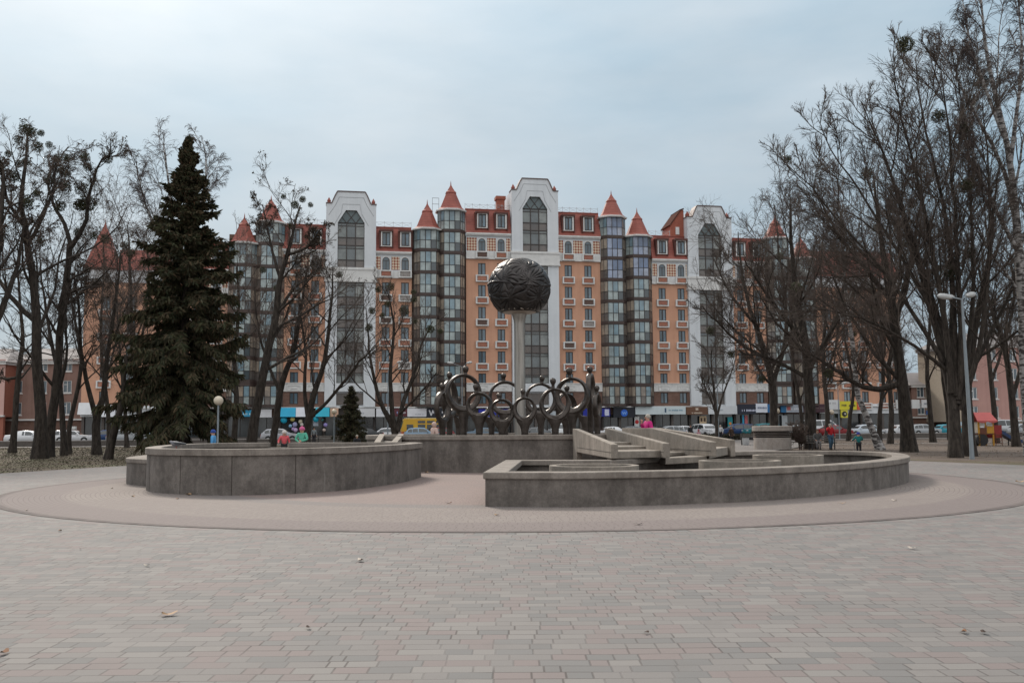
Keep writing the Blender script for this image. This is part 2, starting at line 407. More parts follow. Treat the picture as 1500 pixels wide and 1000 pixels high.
def offset(path, d, closed=True):
    out = []; n = len(path)
    for i in range(n):
        a = Vector(path[i-1] if (closed or i > 0) else path[i]); b = Vector(path[i]); c = Vector(path[(i+1) % n] if (closed or i < n-1) else path[i])
        e1 = (b-a).normalized() if (b-a).length > 1e-6 else (c-b).normalized()
        e2 = (c-b).normalized() if (c-b).length > 1e-6 else e1
        n1, n2 = Vector((-e1.y, e1.x)), Vector((-e2.y, e2.x))
        m = (n1+n2); m = m.normalized() if m.length > 1e-6 else n1
        k = d/max(.45, m.dot(n1)); out.append((b.x+m.x*k, b.y+m.y*k))
    return out
def ribbon(path, d0, d1, z0, z1, closed=True, joints=0):
    """wall following path (counter-clockwise: positive d lies inside)"""
    mb = MB(); A, B = offset(path, d0, closed), offset(path, d1, closed); n = len(path)
    vs = [(x, y, z0) for x, y in A]+[(x, y, z1) for x, y in A]+[(x, y, z1) for x, y in B]+[(x, y, z0) for x, y in B]
    fs = []
    for i in range(n if closed else n-1):
        j = (i+1) % n
        for k in range(4):
            a, b = k*n, ((k+1) % 4)*n; fs.append((a+i, a+j, b+j, b+i))
    if not closed: fs += [(0, n, 2*n, 3*n), (n-1, 4*n-1, 3*n-1, 2*n-1)]
    return mb.add(vs, fs)
def joints(path, every, z0, z1, parent, d=-.004):
    """dark vertical joints cut between the wall panels"""
    acc = 0
    for i in range(len(path)-1):
        a, b = Vector(path[i]), Vector(path[i+1]); acc += (b-a).length
        if acc > every:
            acc = 0; e = (b-a).normalized(); nn = Vector((-e.y, e.x))
            p = b+nn*d
            q = [p-e*.009, p+e*.009, p+e*.009+nn*.012, p-e*.009+nn*.012]
            MB().prism([(v.x, v.y) for v in q], z0, z1).build('panel_joint', joint_m, parent)
joint_m = M('wall_joint', (.055, .046, .04), .95)

# --- tall basin on the left
Lp = catmull([(-10.15, 27.6), (-9.62, 25.4), (-8.89, 23.58), (-7.77, 22.51), (-6.42, 22.0), (-5.07, 22.47), (-3.96, 23.82), (-3.06, 26.74), (-2.82, 29.6)], 7)
Lp += catmull([(-3.15, 30.7), (-4.4, 30.95), (-5.84, 31.5), (-7.3, 32.2)], 4)
Lgap = len(Lp)
Lp2 = catmull([(-8.2, 32.5), (-9.5, 32.3), (-10.3, 31.2), (-10.45, 29.4)], 4)
left = thing('fountain_basin', 'tall curved dark concrete basin standing left of the ring sculpture', 'fountain basin', (0, 0, 0))
full = Lp+Lp2
ribbon(full, 0, .3, -.04, .90).build('basin_wall', conc, left)
bevel(ribbon(Lp, -.045, .34, .90, 1.055, closed=False).build('coping', conc_cap, left))
bevel(ribbon(Lp2+[Lp[0]], -.045, .34, .90, 1.055, closed=False).build('coping', conc_cap, left))
joints(Lp[8:40], 1.45, 0., .90, left)
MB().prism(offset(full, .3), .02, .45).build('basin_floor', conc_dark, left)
# low plinth curling round the left side and the back
Pp = catmull([(-9.7, 25.75), (-10.55, 26.6), (-11.1, 27.7), (-11.5, 29.6), (-11.6, 31.6), (-11.1, 33.4)], 5)
ribbon(Pp[::1], 0, -.75, -.04, .60, closed=False).build('plinth', conc, left)
bevel(ribbon(Pp[::1], .03, -.78, .60, .72, closed=False).build('plinth_coping', conc_cap, left))
step = MB().prism([(-11., 33.5), (-8., 33.2), (-5.6, 33.6), (-5.8, 39.5), (-11.5, 39.5)], -.04, .34)
step.build('rear_step', conc_cap, left)

# --- round basin that carries the sculpture
BX, BY, BR = .3, 38., 6.
cen = thing('fountain_basin', 'round concrete basin holding the globe and the bronze ring figures', 'fountain basin', (BX, BY, 0))
circ = [(BR*math.cos(a), BR*math.sin(a)) for a in np.linspace(0, 2*PI, 73)[:-1]]
ribbon(circ, 0, .32, -.04, 1.09).build('basin_wall', conc, cen)
bevel(ribbon(circ, -.05, .36, 1.09, 1.25).build('coping', conc_cap, cen))
MB().lathe([(5.7, 0), (5.7, 1.02), (0, 1.02)], 60).build('basin_floor', conc, cen)
def local(p): return (p[0]-BX, p[1]-BY, *p[2:])
# two sloping ribs that lead to the left basin
for a, b in (((-4.85, 35.7, 1.30), (-4.42, 31.35, 1.0)), ((-4.05, 34.9, 1.30), (-3.85, 31.2, 1.0))):
    a, b = local(a), local(b)
    m = MB().beam((a[0], a[1], a[2]-.12), (b[0], b[1], b[2]-.06), .2, .24)
    m.build('sloping_rib', conc_light, cen)
MB().add([local(p) for p in [(-4.85, 35.6, 1.16), (-4.05, 34.9, 1.16), (-3.85, 31.3, .86), (-4.42, 31.4, .86)]], [(0, 1, 2, 3)]).build('spill_slab', conc, cen)
# the four cascade fins and the stepped trays between them
FIN = [((2.10, 32.15), (2.60, 24.55), .05, .69), ((3.25, 32.9), (4.08, 25.5), .04, .67), ((3.96, 34.1), (5.66, 27.1), .39, .65), ((5.15, 36.2), (7.10, 31.0), .13, .52)]
for (a, b, s, bot) in FIN:
    a, b = Vector(local(a)), Vector(local(b)); d = (b-a).normalized(); nn = Vector((-d.y, d.x))*.09
    L = (b-a).length
    prof = [(0, .1), (0, 1.45), (s*L, 1.45), (L, 1.06), (L, bot), (L*.12, bot), (L*.12, .1)]
    q = []
    for sg in (-1, 1):
        for u, z in prof: p = a+d*u+nn*sg; q.append((p.x, p.y, z))
    n = len(prof)
    f = [tuple(range(n)), tuple(range(2*n-1, n-1, -1))]+[(i, n+i, n+(i+1) % n, (i+1) % n) for i in range(n)]
    fin = bevel(MB().add(q, f).build('cascade_fin', conc_light, cen))
    # board mark that runs along the fin
    jm = MB(); zz = bot+.16
    p0, p1 = a+d*(L*.15)+nn*1.02, a+d*(L-.0)+nn*1.02
    jm.beam((p0.x, p0.y, zz), (p1.x, p1.y, zz), .008, .012); p0, p1 = p0-nn*2.04, p1-nn*2.04
    jm.beam((p0.x, p0.y, zz), (p1.x, p1.y, zz), .008, .012); jm.build('board_mark', joint_m, fin)
for i, (top, th) in enumerate(((.865, .19), (.655, .175), (.83, .26))):
    (a0, b0, *_), (a1, b1, *_) = FIN[i], FIN[i+1]
    for k, (s0, s1, dz) in enumerate(((.955, .74, 0.), (.74, .5, .085), (.5, .12, .17))):
        P = []
        for s_ in (s0, s1):
            for (a, b) in ((a0, b0), (a1, b1)):
                a, b = Vector(local(a)), Vector(local(b)); p = a.lerp(b, s_); P.append(p)
        m = (P[0]+P[1])/2
        e0 = (P[1]-P[0]).normalized()*.095; e1 = (P[3]-P[2]).normalized()*.095
        poly = [P[0]+e0, P[1]-e0, P[3]-e1, P[2]+e1]
        bevel(MB().prism([(p.x, p.y) for p in poly], top-th, top+dz).build('cascade_tray', conc_light, cen))

# --- low basin on the right
Rp = [(-.53, 18.43)]+catmull([(1.13, 18.12), (2.83, 18.48), (4.66, 19.18), (6.59, 20.49), (8.28, 22.17), (9.9, 24.45), (10.85, 26.4), (11.55, 28.6), (11.75, 30.3), (11.1, 31.8), (9.4, 32.5), (7.6, 32.4), (6.0, 31.)], 6)
Rp += [(4.6, 28.), (2.44, 24.95), (-.16, 25.33)]
right = thing('fountain_basin', 'low wide concrete basin in front of the cascade, with three ring kerbs inside', 'fountain basin')
ribbon(Rp, 0, .3, -.04, .525).build('basin_wall', conc, right)
bevel(ribbon(Rp, -.04, .42, .525, .655).build('coping', conc_cap, right))
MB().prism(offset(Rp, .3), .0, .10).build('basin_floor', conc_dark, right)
for (x, y) in ((1.92, 22.83), (5.96, 25.32), (8.5, 29.75)):
    MB().lathe([(1.06, .1), (1.06, .6), (.9, .6), (.9, .1)], 48).build('ring_kerb', conc_light, right, (x, y, 0), True)

# ------------------------------------------------------------------ sculpture
t = NT(bpy.data.materials.new('bronze')); co = t.coord('Object')
nz = t.noise(co, 5, 5, .65)
bronze = t.out(t.mix(t.rng(nz, .35, .65, 0, 1), (.036, .029, .025), (.082, .068, .06)), t.rng(nz, .3, .7, .26, .44), .6, bump=t.noise(co, 22, 4, .6), bstr=.25, bdist=.02)
t = NT(bpy.data.materials.new('steel_pole')); co = t.coord('Object', (9, 9, .5))
steel = t.out(t.mix(t.rng(t.noise(co, 1.3, 4), .35, .65, 0, 1), (.26, .245, .225), (.42, .40, .37)), .42, .75)
t = NT(bpy.data.materials.new('globe_metal')); co = t.coord('Object')
nz = t.noise(co, 2.2, 5, .65)
globe_m = t.out(t.mix(t.rng(nz, .35, .65, 0, 1), (.018, .016, .016), (.07, .063, .061)), t.rng(nz, .3, .7, .32, .5), .7, bump=t.noise(co, 16, 6, .7), bstr=.22, bdist=.03)

SX, SY = .30, 37.5
glb = thing('globe_sculpture', 'dark metal globe with draped folds on a tall steel pole in the round basin', 'sculpture', (SX, SY, 1.02))
MB().lathe([(.34, 0), (.34, .05), (.225, .09), (.215, .4), (.215, 4.55), (.24, 4.72), (.30, 4.95)], 32).build('pole', steel, glb, smooth=True)
pz = 4.93
MB().lathe([(.0, pz), (.30, pz), (.62, pz+.05), (.80, pz+.13), (.80, pz+.16), (0, pz+.16)], 48).build('dish', M('dish_metal', (.42, .36, .31), .5, .4), glb, smooth=True)
# globe: folded sheet metal, fans of creases radiate from a few knots
nu, nv = 300, 190
zz = np.linspace(-.82, 1., nv); phi = np.arccos(np.clip(-zz, -1, 1)); th = np.linspace(0, 2*PI, nu, endpoint=False)
Tg, Pg = np.meshgrid(th, phi)
D = np.stack([np.sin(Pg)*np.cos(Tg), np.sin(Pg)*np.sin(Tg), -np.cos(Pg)], -1)
knots = np.array([(-.45, -.82, .12), (.42, -.86, .22), (.12, -.78, .62), (.55, -.6, -.35), (-.75, -.2, .6), (.75, .1, .55), (.2, .75, .5), (-.6, .6, -.1), (.5, .7, -.3), (0, .1, 1.), (-.2, -.85, -.5), (-.9, -.35, -.2), (.93, -.2, -.05)])
knots /= np.linalg.norm(knots, axis=1)[:, None]
wv = D+.10*np.stack([np.sin(5*D[..., 1]+2*D[..., 2]), np.sin(4*D[..., 2]+1), np.sin(6*D[..., 0])], -1)
dist = np.stack([np.arccos(np.clip(D@k, -1, 1)) for k in knots], -1)
best = np.argmin(dist, -1); dm = np.min(dist, -1); ds = np.sort(dist, -1)
H = np.zeros(dm.shape)
for i, k in enumerate(knots):
    ref = np.cross(k, (0, 0, 1.) if abs(k[2]) < .9 else (1., 0, 0)); ref /= np.linalg.norm(ref); bi = np.cross(k, ref)
    an = np.arctan2(wv@bi, wv@ref); nf = (12, 15, 13, 16, 11, 12, 12, 11, 12, 10, 11, 12, 12)[i]
    rdg = np.abs(np.sin(an*nf*.5+1.3*np.sin(3*dm+i)+.7*np.sin(an*2+i)))
    hh = .055*np.sqrt(rdg)-.10*np.exp(-(rdg/.16)**2)+.012*np.sin(an*3+7*dm)
    H = np.where(best == i, hh*np.clip(dm/.16, .15, 1), H)
H *= np.clip((ds[..., 1]-ds[..., 0])/.07, .25, 1)
H += .025*np.exp(-((ds[..., 1]-ds[..., 0])/.03)**2)
band = .05*np.exp(-((D[..., 2]-.05-.08*np.sin(2*Tg+.6))/.035)**2); H += band
H *= np.clip((zz[:, None]+.82)/.05, 0, 1)*np.clip((1-zz[:, None])/.01, .3, 1)
rad = 1.22*(1+.44*H)
V = D*rad[..., None]*np.array([1., 1., .965])
# fine grid as quads
ii = np.arange(nv-1)[:, None]*nu; jj = np.arange(nu)[None]
Q = np.stack([ii+jj, ii+(jj+1) % nu, ii+nu+(jj+1) % nu, ii+nu+jj], -1).reshape(-1, 4)
go = put('globe', np_mesh('globe', V.reshape(-1, 3), Q, globe_m, True), glb, (0, 0, 5.97))
gb = MB().lathe([(0, -.82*1.177), (.72, -.82*1.177)], 48); gb.build('globe_base', globe_m, go)

def ring_figure(label, px, py, rx, ry, hx, hy, hr, Y, yaw=0., thick=.085, lean=0.):
    """(px,py) ring centre, rx/ry its half size in the photo, (hx,hy) the head"""
    c = Vector(spot(px, py, Y)); s = Y/FPX*1.0
    Rz = ry*s
    fl = 1.02
    o = thing('ring_figure', label, 'sculpture', (c.x, Y, fl), yaw, 'bronze ring figures around the pole')
    zc = c.z-fl; Rx = Rz*.96
    mb = MB(); nu, nv = 44, 10; vs, fs = [], []
    for i in range(nu):
        a = 2*PI*i/nu
        wv = thick*(.78+.75*((1-math.sin(a))/2)**1.3+.10*math.sin(2*a+px)); dp = thick*(1.25+.25*math.sin(a+px*.7))
        for k in range(nv):
            b = 2*PI*k/nv; rr = Rx-wv*.9+wv*math.cos(b)*.9; rz_ = Rz-wv*.9+wv*math.cos(b)*.9
            vs.append((rr*math.cos(a), dp*math.sin(b)*(1+.25*math.cos(b)), zc+rz_*math.sin(a)))
    for i in range(nu):
        for k in range(nv): fs.append((i*nv+k, ((i+1) % nu)*nv+k, ((i+1) % nu)*nv+(k+1) % nv, i*nv+(k+1) % nv))
    mb.add(vs, fs).build('ring', bronze, o, smooth=True)
    bot = zc-Rz
    if bot > .05:
        z1 = bot+.16; w0 = .135
        q = MB(); prof = [(w0*.95, 0), (w0*.9, bot*.3), (w0, bot*.62), (w0*1.35, bot*.85), (w0*2.0, bot+.02), (w0*2.5, z1)]
        n = 14; vs, fs = [], []
        for r_, z in prof:
            for k in range(n):
                a = 2*PI*k/n; vs.append((r_*math.cos(a), min(r_, .13)*math.sin(a)*.95, z+(abs(math.cos(a))**2*.07 if z == z1 else 0)))
        for i in range(len(prof)-1):
            for k in range(n): fs.append((i*n+k, i*n+(k+1) % n, (i+1)*n+(k+1) % n, (i+1)*n+k))
        fs.append(tuple(range(n-1, -1, -1))); fs.append(tuple(range((len(prof)-1)*n, len(prof)*n)))
        q.add(vs, fs).build('stem', bronze, o, smooth=True)
    top = zc+Rz; r = hr*s*1.0
    hd = spot(hx, hy, Y); hz = max(hd[2]-fl, top+r*.9)
    dx = (hd[0]-c.x)/max(.5, math.cos(yaw)) if abs(yaw) < 1 else 0
    dx = max(-.12, min(.12, dx))
    h = MB().lathe([(.075, top-.06), (.06, top+.03), (.06, hz-r*1.0), (r*.75, hz-r*.72), (r*.98, hz-r*.1), (r*1.02, hz+r*.35), (r*.8, hz+r*.85), (r*.4, hz+r*1.12), (0, hz+r*1.2)], 16, (dx, 0, 0))
    h.build('head', bronze, o, smooth=True)
    return o
FIGS = [
 ('tall ring figure at the front left whose head rises highest on that side', 679, 576, 24, 29, 682, 541, 4.6, 35.0, .35, .10),
 ('mid sized ring figure just in front and right of the tall left one', 702, 594, 19, 20.5, 696, 567, 4.2, 34.3, -.1, .085),
 ('small low ring figure left of the steel pole', 735.5, 603.5, 20, 20, 731, 579.5, 3.6, 33.9, .0, .085),
 ('small ring figure standing straight in front of the steel pole', 768.5, 600, 19, 19, 766, 574, 3.6, 33.8, .0, .08),
 ('front ring figure right of the steel pole with a round open ring', 813, 592.5, 24.5, 24.5, 810, 558.5, 4.5, 34.2, .1, .085),
 ('largest ring figure on the right with its big ring turned to the front', 838, 580, 22, 28, 834, 544, 5.0, 35.2, -.3, .105),
 ('back ring figure half hidden behind the left of the steel pole', 740, 583, 23, 26, 737.5, 551, 4.0, 40.6, .1, .09),
 ('back ring figure right of the pole with a wide dark ring', 792, 585.5, 23, 25, 794, 554.5, 4.0, 40.6, -.05, .09),
 ('edge-on pale ring figure at the far left of the circle', 648, 597, 8, 24, 652.5, 566, 4.3, 36.8, 1.22, .10),
 ('slim edge-on ring figure behind the far left one', 658.5, 584, 6, 28, 658, 549.5, 4.2, 37.8, 1.3, .095),
 ('tall edge-on ring figure at the right end of the circle', 864.5, 573, 6, 27, 864, 541.5, 4.4, 37.4, 1.38, .10),
 ('slim edge-on ring figure at the far right beside the tall one', 874.5, 595, 5, 20, 874.5, 569, 4.1, 36.6, 1.3, .08),
 ('angled ring figure behind the big right one with head inside its ring', 829, 596, 14, 21.5, 830.5, 569, 4.0, 37.6, .75, .095),
 ('small back ring figure low at the left between two larger ones', 672, 605, 6, 13, 680, 585, 3.6, 39.6, 1.0, .06),
 ('little low ring figure at the back near the right end', 857, 605, 9, 10, 857, 590, 2.6, 40.6, .1, .05),
 ('smallest ring figure deep at the back left of the pole', 720, 606, 9, 11, 737, 613, 2.8, 41.2, .2, .05),
]
for a in FIGS: ring_figure(*a)
# ------------------------------------------------------------------ apartment house (local x along the front, y into the house, z up)
PHI = math.atan(.19); OX, OY = 3.2, 132.
def front(u, y=0., z=0.): return (OX+u*math.cos(PHI)-y*math.sin(PHI), OY+u*math.sin(PHI)+y*math.cos(PHI), z)
def uof(px):
    X = ray(px, 560); k = X[0]/X[1]; return (OY*k-OX)/(math.cos(PHI)-math.sin(PHI)*k)

def brickmat(name, c1, c2, mortar, bw=.5, bh=.16, rough=.9):
    t = NT(bpy.data.materials.new(name)); co = t.coord('Object'); X = t.xyz(co)
    col_, val, g = paver_nodes(t, t.math('ADD', X[0], X[1]), X[2], bw, bh, .02)
    cc = t.mix(t.rng(val, 0, 1, 0, 1), c1, c2)
    cc = t.mix(t.rng(t.noise(co, .4, 5, .6), .4, .7, 0, .35), cc, tuple(q*.7 for q in c1))
    cc = t.mix(t.math('MULTIPLY', t.math('SUBTRACT', 1., g), .55), cc, mortar)
    MATS[name] = t.out(cc, rough, spec=.3); return MATS[name]
def plaster(name, c, c2, streak=.3):
    t = NT(bpy.data.materials.new(name)); co = t.coord('Object')
    a = t.noise(co, .35, 5, .6); s_ = t.noise(t.coord('Object', (1.6, 1.6, .07)), 1.4, 4, .6); f = t.noise(co, 3.2, 4, .7)
    m = t.rng(t.math('ADD', t.math('MULTIPLY', a, .45), t.math('ADD', t.math('MULTIPLY', s_, .4), t.math('MULTIPLY', f, .15))), .38, .64, 0, 1)
    MATS[name] = t.out(t.mix(m, c, c2), .88, spec=.3); return MATS[name]
orange = plaster('orange_brick', (.58, .33, .225), (.485, .265, .18))
white = plaster('white_plaster', (.64, .67, .70), (.54, .57, .60))
trim = M('white_trim', (.68, .68, .67), .8, c2=(.55, .55, .545), scale=1.5)
brown = brickmat('brown_brick', (.15, .085, .065), (.20, .12, .095), (.1, .08, .07))
redroof = None
t = NT(bpy.data.materials.new('red_roof_tiles')); co = t.coord('Object'); X = t.xyz(co)
rows = t.math('FRACT', t.math('MULTIPLY', X[2], 2.6)); cols = t.math('FRACT', t.math('MULTIPLY', X[0], 1.9))
nz = t.noise(co, .8, 5, .65)
cc = t.mix(t.rng(nz, .35, .65, 0, 1), (.22, .055, .040), (.31, .088, .064))
cc = t.mix(t.math('MULTIPLY', t.math('LESS_THAN', rows, .16), .45), cc, (.11, .03, .022))
roof_m = t.out(cc, .65, bump=t.math('ADD', rows, cols), bstr=.25)
t = NT(bpy.data.materials.new('checker_tiles')); co = t.coord('Object'); X = t.xyz(co)
a = t.math('FLOOR', t.math('MULTIPLY', t.math('ADD', X[0], X[2]), 2.6)); b = t.math('FLOOR', t.math('MULTIPLY', t.math('SUBTRACT', X[0], X[2]), 2.6))
ck = t.math('ABSOLUTE', t.math('MODULO', t.math('ADD', a, b), 2.))
mixc = t.mix(ck, (.27, .085, .055), (.62, .52, .40))
checker = t.out(mixc, .85)
dark_frame = M('dark_frame', (.030, .022, .02), .5, c2=(.045, .033, .03))
band_m = M('bay_band', (.042, .027, .024), .55, c2=(.065, .042, .036), scale=.8)
def glassmat(name, stops, rough=.06, interp='CONSTANT', per_object=False, spec=.9):
    t = NT(bpy.data.materials.new(name))
    g = t.n('ShaderNodeObjectInfo').outputs['Random'] if per_object else t.n('ShaderNodeNewGeometry').outputs['Random Per Island']
    cc = t.ramp(g, stops, interp); co = t.coord('Object')
    cc = t.mix(t.rng(t.noise(co, .9, 4, .6), .35, .7, 0, .55), cc, (.05, .06, .065))
    MATS[name] = t.out(cc, rough, spec=spec); return MATS[name]
win_glass = glassmat('window_glass', [(0, (.05, .07, .085)), (.25, (.13, .20, .255)), (.5, (.08, .12, .15)), (.7, (.20, .27, .32)), (.9, (.03, .038, .045))])
bay_glass = glassmat('bay_glass', [(0, (.19, .27, .30)), (.18, (.31, .39, .41)), (.36, (.12, .17, .20)), (.5, (.37, .44, .44)), (.64, (.21, .32, .38)), (.8, (.39, .40, .36)), (.92, (.06, .08, .09))])
bay_sky = glassmat('bay_glass_sky_tint', [(0, (.20, .27, .40)), (.3, (.30, .36, .50)), (.6, (.14, .20, .33)), (.8, (.36, .40, .50))])  # bluish sky reflection painted into the glass colour, for upper turret floors
side_glass = glassmat('bay_side_panel', [(0, (.21, .165, .13)), (.25, (.32, .26, .205)), (.5, (.14, .115, .10)), (.7, (.38, .32, .255)), (.88, (.24, .26, .25))])
tower_glass = glassmat('tower_glass', [(0, (.06, .075, .085)), (.3, (.13, .155, .165)), (.55, (.20, .225, .22)), (.75, (.09, .10, .10)), (.9, (.25, .27, .26))])
span_m = glassmat('tower_spandrel', [(0, (.085, .068, .062)), (.35, (.13, .105, .092)), (.7, (.06, .05, .046)), (.88, (.17, .14, .12))], .25)
shop_glass = glassmat('shop_glass', [(0, (.012, .014, .016)), (.3, (.03, .035, .038)), (.6, (.018, .018, .02)), (.8, (.06, .075, .08)), (.93, (.10, .11, .11))], .08)
t = NT(bpy.data.materials.new('balcony_panel')); rd_ = t.n('ShaderNodeObjectInfo').outputs['Random']
panel_m = t.out(t.mix(t.rng(t.noise(t.coord('Object'), 6, 3), .4, .6, 0, .4), t.ramp(rd_, [(0, (.36, .15, .10)), (.45, (.42, .19, .13)), (.7, (.10, .065, .055)), (.82, (.34, .14, .10)), (.93, (.30, .29, .28))], 'CONSTANT'), (.14, .07, .05)), .85)

house = thing('apartment_building', 'long orange and white apartment building with red mansard roofs and glazed corner turrets', 'building', (OX, OY, .22), PHI)
Z0 = .22
def hb(mb, name, mat, parent=house, smooth=False): return mb.build(name, mat, parent, smooth=smooth)
def holes_wall(x0, x1, z0, z1, holes, y=0., dp=.22):
    mb = MB()
    xs = sorted({x0, x1, *[q for h in holes for q in h[:2]]}); zs = sorted({z0, z1, *[q for h in holes for q in h[2:]]})
    for i in range(len(xs)-1):
        for j in range(len(zs)-1):
            cx, cz = (xs[i]+xs[i+1])/2, (zs[j]+zs[j+1])/2
            if any(a < cx < b and c < cz < d for a, b, c, d in holes): continue
            mb.quad((xs[i], y, zs[j]), (xs[i+1], y, zs[j]), (xs[i+1], y, zs[j+1]), (xs[i], y, zs[j+1]))
    for a, b, c, d in holes:
        mb.quad((a, y, c), (a, y+dp, c), (a, y+dp, d), (a, y, d)); mb.quad((b, y, c), (b, y, d), (b, y+dp, d), (b, y+dp, c))
        mb.quad((a, y, c), (b, y, c), (b, y+dp, c), (a, y+dp, c)); mb.quad((a, y, d), (a, y+dp, d), (b, y+dp, d), (b, y, d))
    return mb
# shared window meshes
WW, WH = 1.06, 1.62
f = MB()
for x0, x1, z0, z1 in ((-WW/2, -WW/2+.08, 0, WH), (WW/2-.08, WW/2, 0, WH), (-WW/2+.08, WW/2-.08, 0, .08), (-WW/2+.08, WW/2-.08, WH-.08, WH), (-.07, .07, .08, WH-.08)):
    f.box(x0, x1, .06, .16, z0, z1)
win_me = f.mesh('window', dark_frame)
f = MB()
for a, b in ((-WW/2+.08, -.07), (.07, WW/2-.08)): f.quad((a, .12, .08), (b, .12, .08), (b, .12, WH-.08), (a, .12, WH-.08))
pane_me = f.mesh('pane', win_glass)
sill_me = MB().box(-WW/2-.07, WW/2+.07, -.10, .06, -.09, -.003).mesh('sill', trim)
f = MB()
for x0, x1, z0, z1 in ((-.88, .88, .82, .97), (-.88, .88, 0, .14), (-.88, -.70, .14, .82), (.70, .88, .14, .82)): f.box(x0, x1, -.34, .0, z0, z1)
f.box(-.70, .70, -.14, -.02, .14, .82)
bal_me = f.mesh('balcony_box', trim)
f = MB().box(-.62, .62, -.27, -.15, .20, .78); balp_me = f.mesh('brick_panel', panel_m)
# arched window: white surround, dark arched frame, glass
def arc(r, z, n=10): return [(r*math.cos(a), z+r*math.sin(a)) for a in np.linspace(0, PI, n)]
f = MB(); o_, i_ = [(.62, 0)]+arc(.62, 1.25)+[(-.62, 0)], [(.5, 0)]+arc(.5, 1.25)+[(-.5, 0)]
n = len(o_); vs = [(x, -.10, z) for x, z in o_]+[(x, -.10, z) for x, z in i_]+[(x, .0, z) for x, z in o_]+[(x, 0., z) for x, z in i_]
f.add(vs, [(i, i+1, n+i+1, n+i) for i in range(n-1)]+[(2*n+i, i, i+1, 2*n+i+1)[::-1] for i in range(n-1)]+[(n+i, n+i+1, 3*n+i+1, 3*n+i) for i in range(n-1)])
arch_sur = f.mesh('surround', trim)
f = MB().slab([(x, z) for x, z in i_], -.035, -.004); arch_gl = f.mesh('pane', win_glass)
f = MB()
for x0, x1, z0, z1 in ((-.5, -.42, 0, 1.25), (.42, .5, 0, 1.25), (-.04, .04, .07, 1.24), (-.42, .42, 0, .07), (-.42, .42, 1.24, 1.32)): f.box(x0, x1, -.07, -.037, z0, z1)
pr = arc(.5, 1.26, 12); pi_ = arc(.42, 1.26, 12)
for i in range(11): f.slab([pr[i], pr[i+1], pi_[i+1], pi_[i]], -.07, -.037)
arch_fr = f.mesh('arched_window', dark_frame)
def add_window(u, z):
    w_ = put('window', win_me, house, (u, 0, z)); put('pane', pane_me, w_); put('sill', sill_me, w_); return w_
NWIN = [0]

